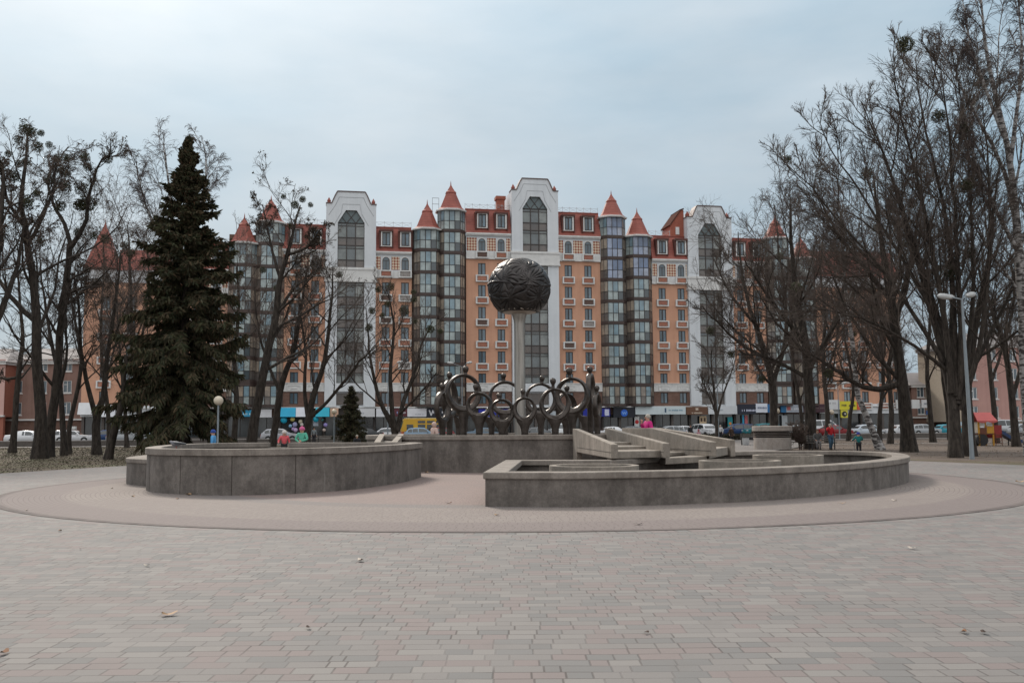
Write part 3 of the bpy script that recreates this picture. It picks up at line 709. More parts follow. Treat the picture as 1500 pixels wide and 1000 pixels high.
def block(u0, u1, s, wins, rows, far=False):
    """a facade bay between towers: shop floor, brown floor, white band, orange floors, arched floor, mansard"""
    top0 = 24.7+s-Z0
    b1 = MB()
    hl = [(u-.55, u+.55, 4.55, 6.05) for u in wins]
    hb(holes_wall(u0, u1, 4.15, 6.2, hl), 'wall', brown)
    for u in wins:
        w_ = put('window', win_me, house, (u, 0, 4.55)); w_.scale = (1, 1, 1.5/WH); put('pane', pane_me, w_)
    wb = MB().box(u0, u1, -.12, .2, 6.2, 7.28)
    for u in wins:
        for x0, x1, z0, z1 in ((u-.85, u+.85, 6.95, 7.08), (u-.85, u+.85, 6.36, 6.46), (u-.85, u-.75, 6.46, 6.95), (u+.75, u+.85, 6.46, 6.95), (u-.45, u+.45, 6.56, 6.84)):
            wb.box(x0, x1, -.2, -.12, z0, z1)
    wb.box(u0, u1, -.22, -.0, 7.28, 7.38)
    hb(wb, 'white_band', trim)
    hl = []
    for k in range(rows):
        z = top0-.55-WH-3.05*k
        for u in wins: hl.append((u-WW/2, u+WW/2, z, z+WH))
    hb(holes_wall(u0, u1, 7.38, top0, hl), 'wall', orange)
    for k in range(rows):
        z = top0-.55-WH-3.05*k
        for u in wins:
            add_window(u, z)
            if k < rows-1:
                b_ = put('balcony_box', bal_me, house, (u, 0, z-1.02)); put('brick_panel', balp_me, b_)
    # arched floor
    a0, a1 = top0, top0+3.25
    hb(MB().box(u0, u1, -.10, .2, a0, a1), 'wall', white)
    led = MB().box(u0, u1, -.24, -.10, a0, a0+.12).box(u0, u1, -.16, -.10, a0+.12, a0+.98)
    hb(led, 'ledge', trim)
    hb(MB().box(u0, u1, -.34, -.10, a1, a1+.16).box(u0, u1, -.48, -.1, a1+.16, a1+.36), 'cornice', trim)
    for u in wins:
        o = put('arched_window', arch_fr, house, (u, -.10, a0+1.12)); put('surround', arch_sur, o); put('pane', arch_gl, o)
        b_ = put('balcony_box', bal_me, house, (u, -.16, a0+.08)); put('brick_panel', balp_me, b_)
    ed = [u0]+[q for u in wins for q in (u-.66, u+.66)]+[u1]
    for i in range(0, len(ed), 2):
        if ed[i+1]-ed[i] > .3: hb(MB().box(ed[i]+.08, ed[i+1]-.08, -.13, -.10, a0+1.15, a0+2.95), 'checker_panel', checker)
    # mansard with dormers
    m0, m1 = a1+.36, a1+3.85
    hb(MB().add([(u0, -.40, m0), (u1, -.40, m0), (u1, .75, m1), (u0, .75, m1), (u0, 6, m0), (u1, 6, m0), (u1, 6, m1), (u0, 6, m1)],
                [(0,1,2,3), (3,2,6,7), (0,3,7,4), (1,5,6,2)]).box(u0, u1, .66, .9, m1, m1+.12), 'mansard_roof', roof_m)
    for u in wins:
        d = MB()
        for x0, x1, z0, z1 in ((u-.70, u-.55, m0+.75, m0+2.62), (u+.55, u+.74, m0+.75, m0+2.62), (u-.74, u+.74, m0+.66, m0+.75), (u-.70, u+.74, m0+2.62, m0+2.70)):
            d.box(x0, x1, -.52, 1.0, z0, z1)
        dm = hb(d, 'dormer', trim)
        h = MB().box(u-.95, u+.95, -.68, 1.1, m0+2.705, m0+2.98).box(u-.95, u-.705, -.46, .9, m0+.5, m0+2.70).box(u+.745, u+.95, -.46, .9, m0+.5, m0+2.70)
        h.build('dormer_hood', M('dormer_hood', (.075, .025, .02), .7, c2=(.11, .04, .03)), dm)
        w_ = put('window', win_me, dm, (u, -.56, m0+.80)); w_.scale = (1.0, 1, 1.75/WH)
        g_ = MB()
        for a, b in ((-.45, -.07), (.07, .45)): g_.quad((u+a, -.44, m0+.85), (u+b, -.44, m0+.85), (u+b, -.44, m0+2.55), (u+a, -.44, m0+2.55))
        g_.build('pane', win_glass, dm)
    # lattice rail on the ridge
    r = MB(); L = u1-u0; nn = max(2, int(L/1.0))
    r.box(u0, u1, 1.0, 1.03, m1+.78, m1+.81).box(u0, u1, 1.0, 1.03, m1+.14, m1+.17)
    for i in range(nn+1):
        x = u0+L*i/nn; r.box(x-.02, x+.02, .98, 1.02, m1+.1, m1+.95)
        if i < nn:
            st = L/nn
            r.beam((x, 1.01, m1+.2), (x+st, 1.01, m1+.78), .025, .025); r.beam((x, 1.02, m1+.78), (x+st, 1.02, m1+.2), .025, .025)
    hb(r, 'roof_railing', M('railing_metal', (.42, .44, .46), .5, .4))
    return m1

def shopfront(u0, u1):
    mb = MB(); gl = MB()
    mb.box(u0, u1, .4, .7, 3.05, 4.15)
    nn = max(1, int((u1-u0)/2.4)); st = (u1-u0)/nn
    for i in range(nn+1): mb.box(u0+st*i-.16, u0+st*i+.16, -.05, .5, -.1, 3.05)
    for i in range(nn):
        a, b = u0+st*i+.16, u0+st*(i+1)-.16
        k = 2; ww = (b-a)/k
        for j in range(k):
            gl.quad((a+ww*j+.04, .3, .3), (a+ww*(j+1)-.04, .3, .3), (a+ww*(j+1)-.04, .3, 2.95), (a+ww*j+.04, .3, 2.95))
        mb.box(a, b, .22, .42, -.1, .3)
    o = hb(mb, 'shopfront', M('shop_frame', (.06, .052, .048), .7, c2=(.10, .085, .078), scale=.6))
    gl.build('shop_window', shop_glass, o)

def tower(uc, s, hw=3.32, back=9.):
    zs, zt = 34.5+s-Z0, 36.15+s-Z0; wb, wt, wt2 = 25.85+s-Z0, 31.95+s-Z0, 33.65+s-Z0; ww = 1.78
    L = [(-hw, 4.15), (-ww, 4.15), (-ww, wb-1.75), (-hw, wb-1.75)]
    o = MB()
    def half(sg):
        P = [(-hw, wb), (-ww, wb), (-ww, wt), (-.72, wt2), (0, wt2), (0, zt), (-1.85, zt), (-2.15, zt-.55), (-2.62, zs), (-hw, zs)]
        P = [(uc+sg*x, z) for x, z in P]
        return P if sg > 0 else P[::-1]
    for sg in (1, -1): o.slab(half(sg), -.55, -.1)
    o.box(uc-hw, uc+hw, -.1, back, wb, zs-.02).box(uc-1.8, uc+1.8, -.1, back-.1, zs-.02, zt-.05)
    o.box(uc-hw-.0, uc-ww, -.5, back, 4.15, wb-1.75).box(uc+ww, uc+hw, -.5, back, 4.15, wb-1.75).box(uc-ww, uc+ww, -.05, back, 4.15, wb-1.75)
    o.box(uc-ww, uc+ww, -.5, -.05, 6.2, 7.3)
    tw = hb(o, 'gable_tower', white)
    c = MB().box(uc-hw-.12, uc+hw+.12, -.68, 2.0, wb-1.75, wb-.30).box(uc-hw-.2, uc+hw+.2, -.78, 2.0, wb-.30, wb)
    c.build('cornice', trim, tw); MB().box(uc-hw-.2, uc+hw+.2, -.74, 2., wb-1.95, wb-1.752).build('ledge', trim, tw)
    # coping along the gable, incised mouldings
    cp = MB(); P = [(-hw-.06, zs+.06), (-2.62, zs+.06), (-2.15, zt-.49), (-1.85, zt+.06), (1.85, zt+.06), (2.15, zt-.49), (2.62, zs+.06), (hw+.06, zs+.06)]
    for a, b in zip(P, P[1:]): cp.beam((uc+a[0], .3, a[1]), (uc+b[0], .3, b[1]), 1.9, .13)
    cp.build('coping', M('dark_coping', (.085, .055, .05), .6, c2=(.13, .08, .07)), tw)
    gv = MB()
    for d in (0., .95):
        P = [(-3.0+d*.75, zs-1.6-d*1.4), (-2.1+d*.75, zs-.2-d*1.2), (-1.62+d*.5, zt-.75-d), (1.62-d*.5, zt-.75-d), (2.1-d*.75, zs-.2-d*1.2), (3.0-d*.75, zs-1.6-d*1.4)]
        for a, b in zip(P, P[1:]): gv.beam((uc+a[0], -.555, a[1]), (uc+b[0], -.555, b[1]), .02, .09)
    gv.build('moulding', M('moulding_grey', (.40, .42, .44), .9), tw)
    for x in (-hw+.35, hw-.35):
        MB().lathe([(.32, 0), (.32, .35), (.36, .4), (.0, .95)], 4, (uc+x, .3, zs+.12), PI/4).build('corner_cap', roof_m, tw)
    # glazing: upper window with trapezoid head, lower shaft
    def glazed(z0, z1, first_glass):
        fr = MB(); cw = 2*ww/3; z = z1; k = 0
        y = -.16
        while z > z0+.2:
            hgl, hsp = 1.98, 1.07; gl, sp = MB(), MB()
            a = max(z-hgl, z0)
            for i in range(3):
                x0, x1 = uc-ww+cw*i, uc-ww+cw*(i+1)
                gl.quad((x0+.05, y, a+.04), (x1-.05, y, a+.04), (x1-.05, y, a+(z-a)*.80-.03), (x0+.05, y, a+(z-a)*.80-.03))
                gl.quad((x0+.05, y, a+(z-a)*.80+.03), (x1-.05, y, a+(z-a)*.80+.03), (x1-.05, y, z-.04), (x0+.05, y, z-.04))
            fr.box(uc-ww, uc+ww, -.24, -.12, z-.06, z+.06); fr.box(uc-ww, uc+ww, -.24, -.12, a+(z-a)*.80-.035, a+(z-a)*.80+.035)
            fr.box(uc-ww, uc+ww, -.24, -.12, a-.06, a+.06)
            b = max(a-hsp, z0)
            if b < a-.1:
                for i in range(3):
                    x0, x1 = uc-ww+cw*i, uc-ww+cw*(i+1)
                    sp.quad((x0+.05, y, b+.05), (x1-.05, y, b+.05), (x1-.05, y, a-.05), (x0+.05, y, a-.05))
            gl.build('glazing', tower_glass, tw)
            if sp.v: sp.build('spandrel', span_m, tw)
            z = b
        for i in range(4): x = uc-ww+cw*i; fr.box(x-.06, x+.06, -.25, -.13, z0, z1)
        fr.box(uc-ww, uc+ww, -.25, -.13, z0-.05, z0+.07)
        fr.build('mullion', dark_frame, tw)
    glazed(wb, wt, True); glazed(7.3, wb-1.96, False)
    tp = MB().slab([(uc-ww, wt), (uc+ww, wt), (uc+.72, wt2), (uc-.72, wt2)], -.17, -.15)
    tp.build('glazing', M('gable_glass', (.13, .17, .18), .1, c2=(.08, .11, .12), scale=.8), tw)
    lt = MB()
    for a, b in (((-ww, wt), (ww, wt)), ((-ww, wt), (-.72, wt2)), ((ww, wt), (.72, wt2)), ((-.72, wt2), (.72, wt2)), ((-.72, wt2), (.62, wt)), ((.72, wt2), (-.62, wt)), ((-1.25, wt+.85), (-.62, wt)), ((1.25, wt+.85), (.62, wt))):
        lt.beam((uc+a[0], -.2, a[1]), (uc+b[0], -.2, b[1]), .08, .09)
    lt.build('lattice', dark_frame, tw)
    # first floor window strip
    hb(MB().box(uc-ww, uc+ww, -.10, -.052, 4.4, 6.0), 'window', span_m, tw)

def turret(uc, eave, tip, blue=0, hw=1.86, fw=1.12, dp=1.05, z0=4.15):
    eave -= Z0; tip -= Z0
    pl = [(-hw, .35), (-hw, 0.), (-fw, -dp), (fw, -dp), (hw, 0.), (hw, .35)]
    pl = [(uc+x, y) for x, y in pl]
    body = MB(); fr = MB(); GL = []
    floors = []; z = eave
    while z > 7.0: floors.append((max(z-3.05, 6.9), z)); z -= 3.05
    floors.append((z0, 6.9))
    def wallpt(a, b, t, off, z):
        A, B = Vector(a), Vector(b); p = A.lerp(B, t); e = (B-A).normalized(); n_ = Vector((e.y, -e.x)); p = p+n_*off
        return (p.x, p.y, z)
    for fi, (a, b) in enumerate(floors):
        low = fi == len(floors)-1
        bt = a+.42 if not low else a+.3
        # dark band ring below the panes
        q = [(x, y) for x, y in offset(pl, -.06, False)]
        pk = {1: MB(), 2: MB(), 3: MB()}; mid_ = MB(); GL.append((fi, pk, mid_))
        body.prism(q, a, bt)
        for i, cols in ((1, 2), (2, 3), (3, 2)):
            A, B = pl[i], pl[i+1]
            for c in range(cols):
                t0, t1 = c/cols+.022, (c+1)/cols-.022
                hi = b-.02; mid = bt+(hi-bt)*.44
                for (za, zb) in ((bt+.03, mid-.03), (mid+.03, hi-.03)):
                    tgt = mid_ if (i == 2 and low and c == 1) else pk[i]
                    tgt.quad(wallpt(A, B, t0, 0, za), wallpt(A, B, t1, 0, za), wallpt(A, B, t1, 0, zb), wallpt(A, B, t0, 0, zb))
                fr.beam(wallpt(A, B, .01, .015, mid), wallpt(A, B, .99, .015, mid), .05, .06)
            for c in range(cols+1):
                fr.beam(wallpt(A, B, c/cols, .015, bt), wallpt(A, B, c/cols, .015, b), .05, .09 if c in (0, cols) else .06)
    body.prism([(uc-hw+.15, .5), (uc-fw+.1, -dp+.2), (uc+fw-.1, -dp+.2), (uc+hw-.15, .5)], z0, eave)
    bt_ = hb(body, 'bay_turret', band_m)
    for fi, pk, mid_ in GL:
        pk[2].build('glazing', bay_sky if fi < blue else bay_glass, bt_)
        for i in (1, 3): pk[i].build('side_panel', bay_glass if fi == 0 else side_glass, bt_)
        if mid_.v: mid_.build('glazing', side_glass, bt_)
    fr.build('mullion', dark_frame, bt_)
    cy = .35
    k = (tip-eave)/4.2
    MB().lathe([(2.22, -.06), (2.26, .10), (1.95, .22)], 8, (uc, cy, eave), PI/8).build('eave', trim, bt_)
    MB().lathe([(2.02, .20), (1.62, .52*k), (1.42, .95*k), (.74, 2.55*k), (.80, 2.6*k), (.74, 2.78*k), (.55, 2.95*k), (.24, 3.45*k), (.09, 3.75*k), (.05, 4.1*k), (0, 4.45*k)], 8, (uc, cy, eave), PI/8).build('turret_roof', roof_m, bt_)

SPAN = [(-22.0, -17.1, -2.95, (-20.55, -17.98), 6), (-9.62, -3.32, 0, (-7.43, -4.74), 6), (3.36, 9.55, 0, (4.86, 7.72), 6), (17.12, 22.45, -2.95, (18.64, 21.48), 5)]
SPAN[0] = (-22.0, -17.1, -2.95, (-20.58, -18.0), 5)
block(*SPAN[0]); block(*SPAN[1]); block(*SPAN[2]); block(*SPAN[3])
block(-34.3, -28.62, -2.95, (-32.55, -29.95), 5)
block(29.2, 34.4, -2.95, (30.55, 33.2), 5)
block(-46.5, -41.1, -5.9, (-44.9, -42.6), 4)
tower(0.05, 0); tower(-25.28, -2.85); tower(25.85, -2.95, hw=3.38)
for uc, e, tp in ((-11.68, 31.2, 35.45), (-14.95, 28.45, 32.7), (11.4, 31.05, 35.05), (15.2, 28.4, 32.65), (-35.85, 28.7, 32.5), (-39.25, 25.8, 29.95), (36.45, 28.75, 32.45), (40.5, 25.85, 29.5)) :
    turret(uc, e, tp, {11.4: 3, 15.2: 2}.get(uc, 0))
# plain ends of the house
def endwall(u0, u1, top, cols, roof):
    hl, ws = [], []
    for k in range(5):
        z = 17.0-Z0-3.05*k
        for u in cols: hl.append((u-WW/2, u+WW/2, z, z+WH)); ws.append((u, z))
    hb(holes_wall(u0, u1, 4.4, top, hl), 'wall', orange)
    if len(cols) > 3:
        fr, gl, bl, bp = MB(), MB(), MB(), MB()
        for u, z in ws:
            for dst, me, dz in ((fr, win_me, 0), (gl, pane_me, 0), (bl, bal_me, -1.02), (bp, balp_me, -1.02)):
                dst.add([(v.co.x+u, v.co.y, v.co.z+z+dz) for v in me.vertices], [tuple(p.vertices) for p in me.polygons])
        w_ = tag(hb(fr, 'window', dark_frame), kind='stuff'); tag(gl.build('pane', win_glass, w_), kind='stuff')
        w_ = tag(hb(bl, 'balcony_box', trim), kind='stuff'); tag(bp.build('brick_panel', panel_m, w_), kind='stuff')
    else:
      for u, z in ws:
        add_window(u, z)
        b_ = put('balcony_box', bal_me, house, (u, 0, z-1.02)); put('brick_panel', balp_me, b_)
    hb(MB().box(u0-.1, u1+.1, -.2, .3, top, top+.3).box(u0, u1, -.1, .2, top+.3, top+1.6), 'wall', white); hb(MB().box(u0, u1, -.1, .3, 3.0, 4.4), 'white_band', white)
    hb(MB().add([(u0, -.3, top+1.6), (u1, -.3, top+1.6), (u1, 1.8, top+1.6+roof), (u0, 1.8, top+1.6+roof), (u0, 8, top+1.6), (u1, 8, top+1.6), (u1, 8, top+1.6+roof), (u0, 8, top+1.6+roof)],
                [(0,1,2,3), (3,2,6,7), (0,3,7,4), (1,5,6,2)]), 'mansard_roof', roof_m)
endwall(-58.8, -55.0, 20.2, (-56.15,), .6)
hb(MB().lathe([(3.0, 0), (2.75, .35), (2.2, 1.6), (1.1, 4.), (1.2, 4.1), (.95, 4.5), (.3, 5.6), (.08, 6.2), (0, 7.)], 4, (-56.9, 1.6, 22.0), PI/4), 'turret_roof', roof_m)
endwall(-55.0, -46.5, 20.2, (-53.1,), 3.0)
endwall(42.4, 56.0, 21.6, (44.2, 46.9, 49.8, 52.6, 54.9), 4.2)
# fill behind the turrets and the solid body of the house
for a, b, zt in ((-41.15, -34.28, 27.), (-17.2, -9.6, 28.3), (9.53, 17.15, 28.3), (34.38, 42.42, 26.)):
    hb(MB().box(a, b, .36, 8., 3.0, zt), 'wall', M('bay_back_wall', (.12, .075, .055), .9))
hb(MB().box(-58.75, 55.95, .72, 13., -.2, 20.), 'rear_block', brown)
for a, b, zt in ((-34.2, -3.4, 26.), (3.4, 34.3, 26.)): hb(MB().box(a, b, .75, 12.5, 20., zt), 'rear_block', brown)
# stair heads and chimneys on the roof
ch = MB().box(-5.05, -3.95, 1.2, 2.4, 31.4, 33.3).box(-5.2, -3.8, 1.05, 2.55, 33.3, 33.75); hb(ch, 'chimney', M('red_brick_chimney', (.34, .105, .065), .85, c2=(.25, .075, .05)))
SH = [(20.45, 28.0), (22.5, 28.0), (22.5, 32.7), (21.95, 32.5), (20.45, 30.4)]
sh_ = hb(MB().slab(SH, .9, 4.6), 'stair_head', MATS['red_brick_chimney'])
MB().beam((20.3, 2.7, 30.3), (21.98, 2.7, 32.58), 3.9, .16).beam((21.9, 2.7, 32.62), (22.5, 2.7, 32.85), 3.9, .16).build('coping', M('stair_coping', (.10, .05, .04), 1., spec=.02), sh_)
MB().box(21.2, 21.75, .80, .895, 29.0, 30.1).build('window', trim, sh_)
fr = MB()
for x in (-14.2, -13.3): fr.box(x, x+.05, 1.0, 1.05, 31.0, 33.1)
fr.box(-14.2, -13.25, 1., 1.05, 33.05, 33.1).box(-14.2, -13.25, 1., 1.05, 32.2, 32.25); hb(fr, 'roof_hatch_frame', M('grey_steel', (.2, .21, .22), .5, .5))
# ground floor fronts
eds = [-58.5, -46.5, -41., -34.3, -28.6, -22., -17.1, -9.6, -3.3, 3.3, 9.5, 17.1, 22.4, 29.2, 34.4, 42.4, 49., 55.9]
for a, b in zip(eds, eds[1:]): shopfront(a, b)
hb(MB().box(-58.7, 55.9, -.35, .4, 4.0, 4.15), 'canopy_ledge', trim)

# ------------------------------------------------------------------ shop signs (each board a thing of its own on the front)
def strokes(seed, x0, x1, z0, z1, y, lw=.07, word=.0):
    """a row of small irregular marks, the lettering is too small in the photo to read"""
    r_ = random.Random(seed); mb = MB(); x = x0; h = min(z1-z0, .34); zc = (z0+z1)/2
    while x < x1-.1:
        if r_.random() < .12: x += h*.5; continue
        w_ = h*r_.uniform(.28, .6); n = 8; q = []
        for k in range(n):
            a = 2*PI*k/n; q.append((x+w_/2+w_*.5*math.cos(a)*r_.uniform(.75, 1.1), zc+h*.5*math.sin(a)*r_.uniform(.75, 1.1)))
        mb.slab(q, y-.02, y); x += w_*1.3
    return mb
SIGNS = [
 # px0, px1, z0, z1, board colour, marks [(fraction0, fraction1, zf0, zf1, colour)], label, awning
 (118, 141, 3.5, 5.0, (.62,.63,.65), [(.2,.9,.35,.7,(.2,.22,.26))], 'white shop awning with dark marks at the far left corner of the building', 1),
 (149, 172, 3.2, 4.7, (.60,.62,.66), [(.1,.9,.3,.75,(.12,.14,.2))], 'white shop awning with blue grey lettering left of the big spruce', 1),
 (352, 371, 3.15, 4.0, (.02,.30,.52), [(.2,.85,.2,.6,(.5,.7,.8))], 'small bright blue shop sign just right of the big spruce', 0),
 (380, 399, 3.05, 4.1, (.66,.67,.70), [], 'blank white sign board between two tree trunks', 0),
 (412, 434, 3.1, 4.3, (.0,.34,.56), [(.2,.6,.4,.6,(.3,.6,.75))], 'sloping cyan blue awning above the shop window with balloons', 1),
 (434.3, 454, 3.1, 4.3, (.60,.62,.68), [(.1,.5,.3,.7,(.25,.28,.4))], 'white awning panel beside the cyan blue one', 1),
 (463, 483, 3.1, 4.3, (.0,.36,.50), [(.3,.8,.4,.6,(.4,.7,.75))], 'second cyan awning further right behind the forked tree', 1),
 (484, 496, 3.1, 4.2, (.56,.36,.25), [(.2,.8,.3,.7,(.7,.6,.5))], 'small orange and cream shop sign beside the young spruce', 0),
 (521, 549, 3.05, 4.15, (.62,.63,.65), [(.1,.5,.3,.6,(.4,.42,.46))], 'plain white sign board right of the young spruce', 0),
 (551, 575, 3.05, 4.15, (.66,.68,.72), [(.3,.8,.4,.6,(.45,.5,.6))], 'white sign board behind the multi-stemmed tree', 0),
 (577, 596, 3.1, 4.1, (.10,.02,.03), [(.2,.42,.25,.75,(.3,.4,.7)), (.45,.95,.35,.6,(.6,.6,.65))], 'dark red and blue sign with white marks', 0),
 (596.3, 624, 3.05, 4.15, (.68,.69,.73), [(.4,.9,.22,.34,(.3,.32,.36))], 'white sign with a thin dark line above the yellow minibus', 0),
 (624.3, 650, 2.95, 4.15, (.008,.011,.022), [(.35,.95,.4,.7,(.55,.56,.6))], 'black sign with a white V shaped mark beside the bronze figures', 0),
 (700, 746, 2.95, 4.0, (.008,.018,.30), [(.90,.995,.1,.9,(.6,.62,.72))], 'long royal blue sign with a white end seen through the rings', 0),
 (795, 812, 2.95, 3.7, (.45,.5,.54), [(.1,.8,.3,.6,(.3,.36,.4))], 'pale grey sign seen inside the rings right of the pole', 0),
 (852, 891, 2.95, 4.05, (.008,.018,.27), [(.80,.96,.1,.9,(.55,.58,.72))], 'royal blue sign with a white end right of the bronze figures', 0),
 (896, 927, 2.8, 4.2, (.006,.009,.018), [], 'black sign with a glowing blue round badge', 0),
 (928, 1001, 3.2, 4.3, (.56,.64,.67), [(.66,.95,.42,.62,(.10,.24,.36)), (.58,.61,.25,.8,(.03,.07,.14))], 'long pale sign with small blue lettering and a narrow dark mark', 0),
 (1002, 1033, 3.15, 4.25, (.13,.06,.032), [(.25,.78,.1,.32,(.6,.52,.42)), (.43,.56,.55,.85,(.5,.42,.34))], 'brown sign with cream lettering under a small emblem', 0),
 (1034, 1076, 3.2, 4.35, (.58,.61,.64), [(.3,.5,.45,.6,(.35,.38,.42))], 'long white sign board behind the thin bare tree', 0),
 (1077, 1103, 3.2, 4.6, (.008,.012,.028), [(.22,.98,.22,.5,(.55,.58,.72))], 'black navy sign with white capital lettering', 0),
 (1103.3, 1120, 3.4, 4.7, (.62,.66,.74), [(.15,.9,.25,.78,(.08,.11,.2))], 'white sign with two dark marks next to the navy sign', 0),
 (1120.3, 1127, 3.4, 4.6, (.01,.12,.32), [], 'narrow blue sign panel beside the thick trunk', 0),
 (1140, 1147, 3.4, 4.6, (.01,.13,.30), [], 'narrow blue sign panel behind the globe lamp', 0),
 (1147.3, 1172, 3.4, 4.5, (.30,.33,.38), [(.05,.25,.3,.8,(.4,.1,.1)), (.3,.9,.3,.6,(.6,.62,.66))], 'grey sign with white lettering right of the globe lamp', 0),
 (1172.5, 1206, 3.4, 4.6, (.045,.012,.022), [(.5,.9,.4,.6,(.14,.1,.1))], 'dark maroon sign board behind the thick trunk', 0),
 (1206.5, 1225, 3.8, 5.2, (.60,.61,.62), [(.1,.7,.5,.8,(.4,.4,.42))], 'white sign board left of the yellow sign', 0),
 (1225.5, 1250, 3.75, 5.0, (.62,.56,.03), [(.1,.4,.3,.75,(.05,.04,.03)), (.48,.9,.3,.65,(.06,.04,.03))], 'bright yellow sign with black lettering', 0),
 (1250.3, 1258, 3.75, 4.9, (.60,.09,.03), [(.2,.8,.3,.7,(.7,.3,.2))], 'small orange red sign beside the yellow one', 0),
 (1227, 1236.5, 2.6, 3.7, (.62,.57,.05), [], 'square yellow sign with a black disc under the yellow board', 0),
 (1308, 1318, 3.9, 5.2, (.58,.60,.60), [], 'short white sign board left of the stout trunk', 0),
 (1331, 1342, 3.9, 5.2, (.58,.60,.60), [], 'white sign board right of the stout trunk', 0),
 (1345, 1359, 4.0, 5.2, (.58,.59,.60), [(.1,.9,.3,.7,(.2,.22,.26))], 'white sign with dark scribbled marks at the right end of the building', 0),
 (1352, 1359, 3.0, 3.6, (.02,.09,.30), [], 'small blue sign hanging below the white scribbled sign', 0),
]
for i, (p0, p1, z0, z1, c, marks, lab, aw) in enumerate(SIGNS):
    u0, u1 = uof(p0), uof(p1); wd = u1-u0
    y0 = -.62 if z0 > 2.7 else -.62
    o = thing('shop_sign', lab, 'sign', front((u0+u1)/2, 0, z0), PHI, 'shop signs along the building front')
    h = z1-z0; x = wd/2
    cm = M('sign_board_%d' % i, c, .55, c2=tuple(q*.84 for q in c), scale=.7)
    if aw: MB().add([(-x, -.5, h), (x, -.5, h), (x, -1.15, 0), (-x, -1.15, 0), (-x, -.41, h), (x, -.41, h), (x, -.41, 0), (-x, -.41, 0)], [(0,1,2,3), (0,3,7,4), (1,5,6,2), (3,2,6,7), (0,4,5,1)]).build('awning', cm, o)
    else: MB().box(-x, x, -.66, -.40, 0, h).build('board', cm, o)
    ym = -.66 if not aw else -1.0
    for j, (a, b, c0, c1, mc) in enumerate(marks):
        mm = M('sign_mark_%d_%d' % (i, j), mc, .6)
        s_ = strokes(i*7+j, -x+wd*a, -x+wd*b, h*c0, h*c1, ym-.002, .085) if b-a > .2 else MB().box(-x+wd*a, -x+wd*b, ym-.03, ym-.002, h*c0, h*c1)
        if aw: s_.move(lambda p: (p[0], p[1]-.12+.65*p[2]/h, p[2]))
        if s_.v: s_.build('lettering', mm, o)
    if 'V shaped' in lab:
        MB().beam((-x+.35, -.68, h*.8), (-x+.6, -.68, h*.2), .02, .16).beam((-x+.85, -.685, h*.8), (-x+.6, -.685, h*.2), .02, .16).build('emblem', M('sign_white', (.6, .61, .64), .6), o)
    if 'blue round badge' in lab:
        MB().lathe([(.5, 0), (.5, .05), (0, .06)], 20).move(lambda p: (p[0], -.66-p[2], p[1]+h*.45)).build('badge', M('badge_blue', (.02, .12, .55), .5), o)
        b_ = MB().beam((-.3, -.73, h*.45+.2), (-.15, -.73, h*.45-.2), .02, .1).beam((-.15, -.735, h*.45-.2), (0, -.735, h*.45+.12), .02, .1).beam((0, -.73, h*.45+.12), (.15, -.73, h*.45-.2), .02, .1).beam((.15, -.735, h*.45-.2), (.3, -.735, h*.45+.2), .02, .1)
        b_.build('lettering', M('badge_light', (.2, .4, .8), .5), o)
    if 'black disc' in lab:
        MB().lathe([(.4, 0), (.4, .04), (0, .05)], 20).move(lambda p: (p[0], -.66-p[2], p[1]+h*.5)).build('disc', M('sign_black', (.01, .01, .01), .5), o)
        MB().lathe([(.14, 0), (.14, .03), (0, .04)], 12).move(lambda p: (p[0]+.08, -.71-p[2], p[1]+h*.5)).build('disc_centre', M('disc_pale', (.5, .5, .42), .5), o)
# posters in the shop windows and bunch of party balloons
POST = [(928, 935, 1.2, 2.75, (.55,.56,.56), 'white door poster with a red round badge', 'badge'), (1023, 1033, 1.7, 2.75, (.55,.42,.27), 'cream framed poster with two dark squares', 'squares'),
        (1064, 1071, .9, 2.6, (.01,.22,.25), 'teal poster with an orange centre in a shop window', 'dot'), (1085.5, 1088, 1.0, 2.9, (.02,.30,.50), 'narrow cyan door poster under the navy sign', None), (1089, 1093, 1.3, 2.8, (.42,.10,.11), 'narrow coral poster beside the cyan one', None),
        (1143, 1151, .9, 2.8, (.33,.36,.38), 'pale grey shutter beside the globe lamp', None), (459.5, 467, 1.7, 2.6, (.42,.47,.55), 'pale notice with blue marks in the balloon shop window', None)]
for i, (p0, p1, z0, z1, c, lab, ex) in enumerate(POST):
    u0, u1 = uof(p0), uof(p1); x = (u1-u0)/2; h = z1-z0
    o = thing('poster', lab, 'poster', front((u0+u1)/2, 0, z0+.2), PHI, 'posters in the shop windows')
    MB().box(-x, x, -.12, -.06, 0, h).build('board', M('poster_%d' % i, c, .6, c2=tuple(q*.8 for q in c)), o)
    if ex == 'badge': MB().lathe([(.28, 0), (.28, .03), (0, .04)], 16).move(lambda p: (p[0], -.12-p[2], p[1]+h*.5)).build('badge', M('badge_red', (.42, .02, .02), .5), o)
    if ex == 'dot': MB().lathe([(.2, 0), (.2, .03), (0, .04)], 12).move(lambda p: (p[0], -.12-p[2], p[1]+h*.45)).build('centre_mark', M('mark_orange', (.6, .2, .03), .5), o)
    if ex == 'squares': MB().box(-x*.75, -x*.2, -.15, -.121, h*.25, h*.75).box(x*.2, x*.75, -.15, -.121, h*.25, h*.75).build('dark_square', M('sq_dark', (.05, .025, .015), .6), o)
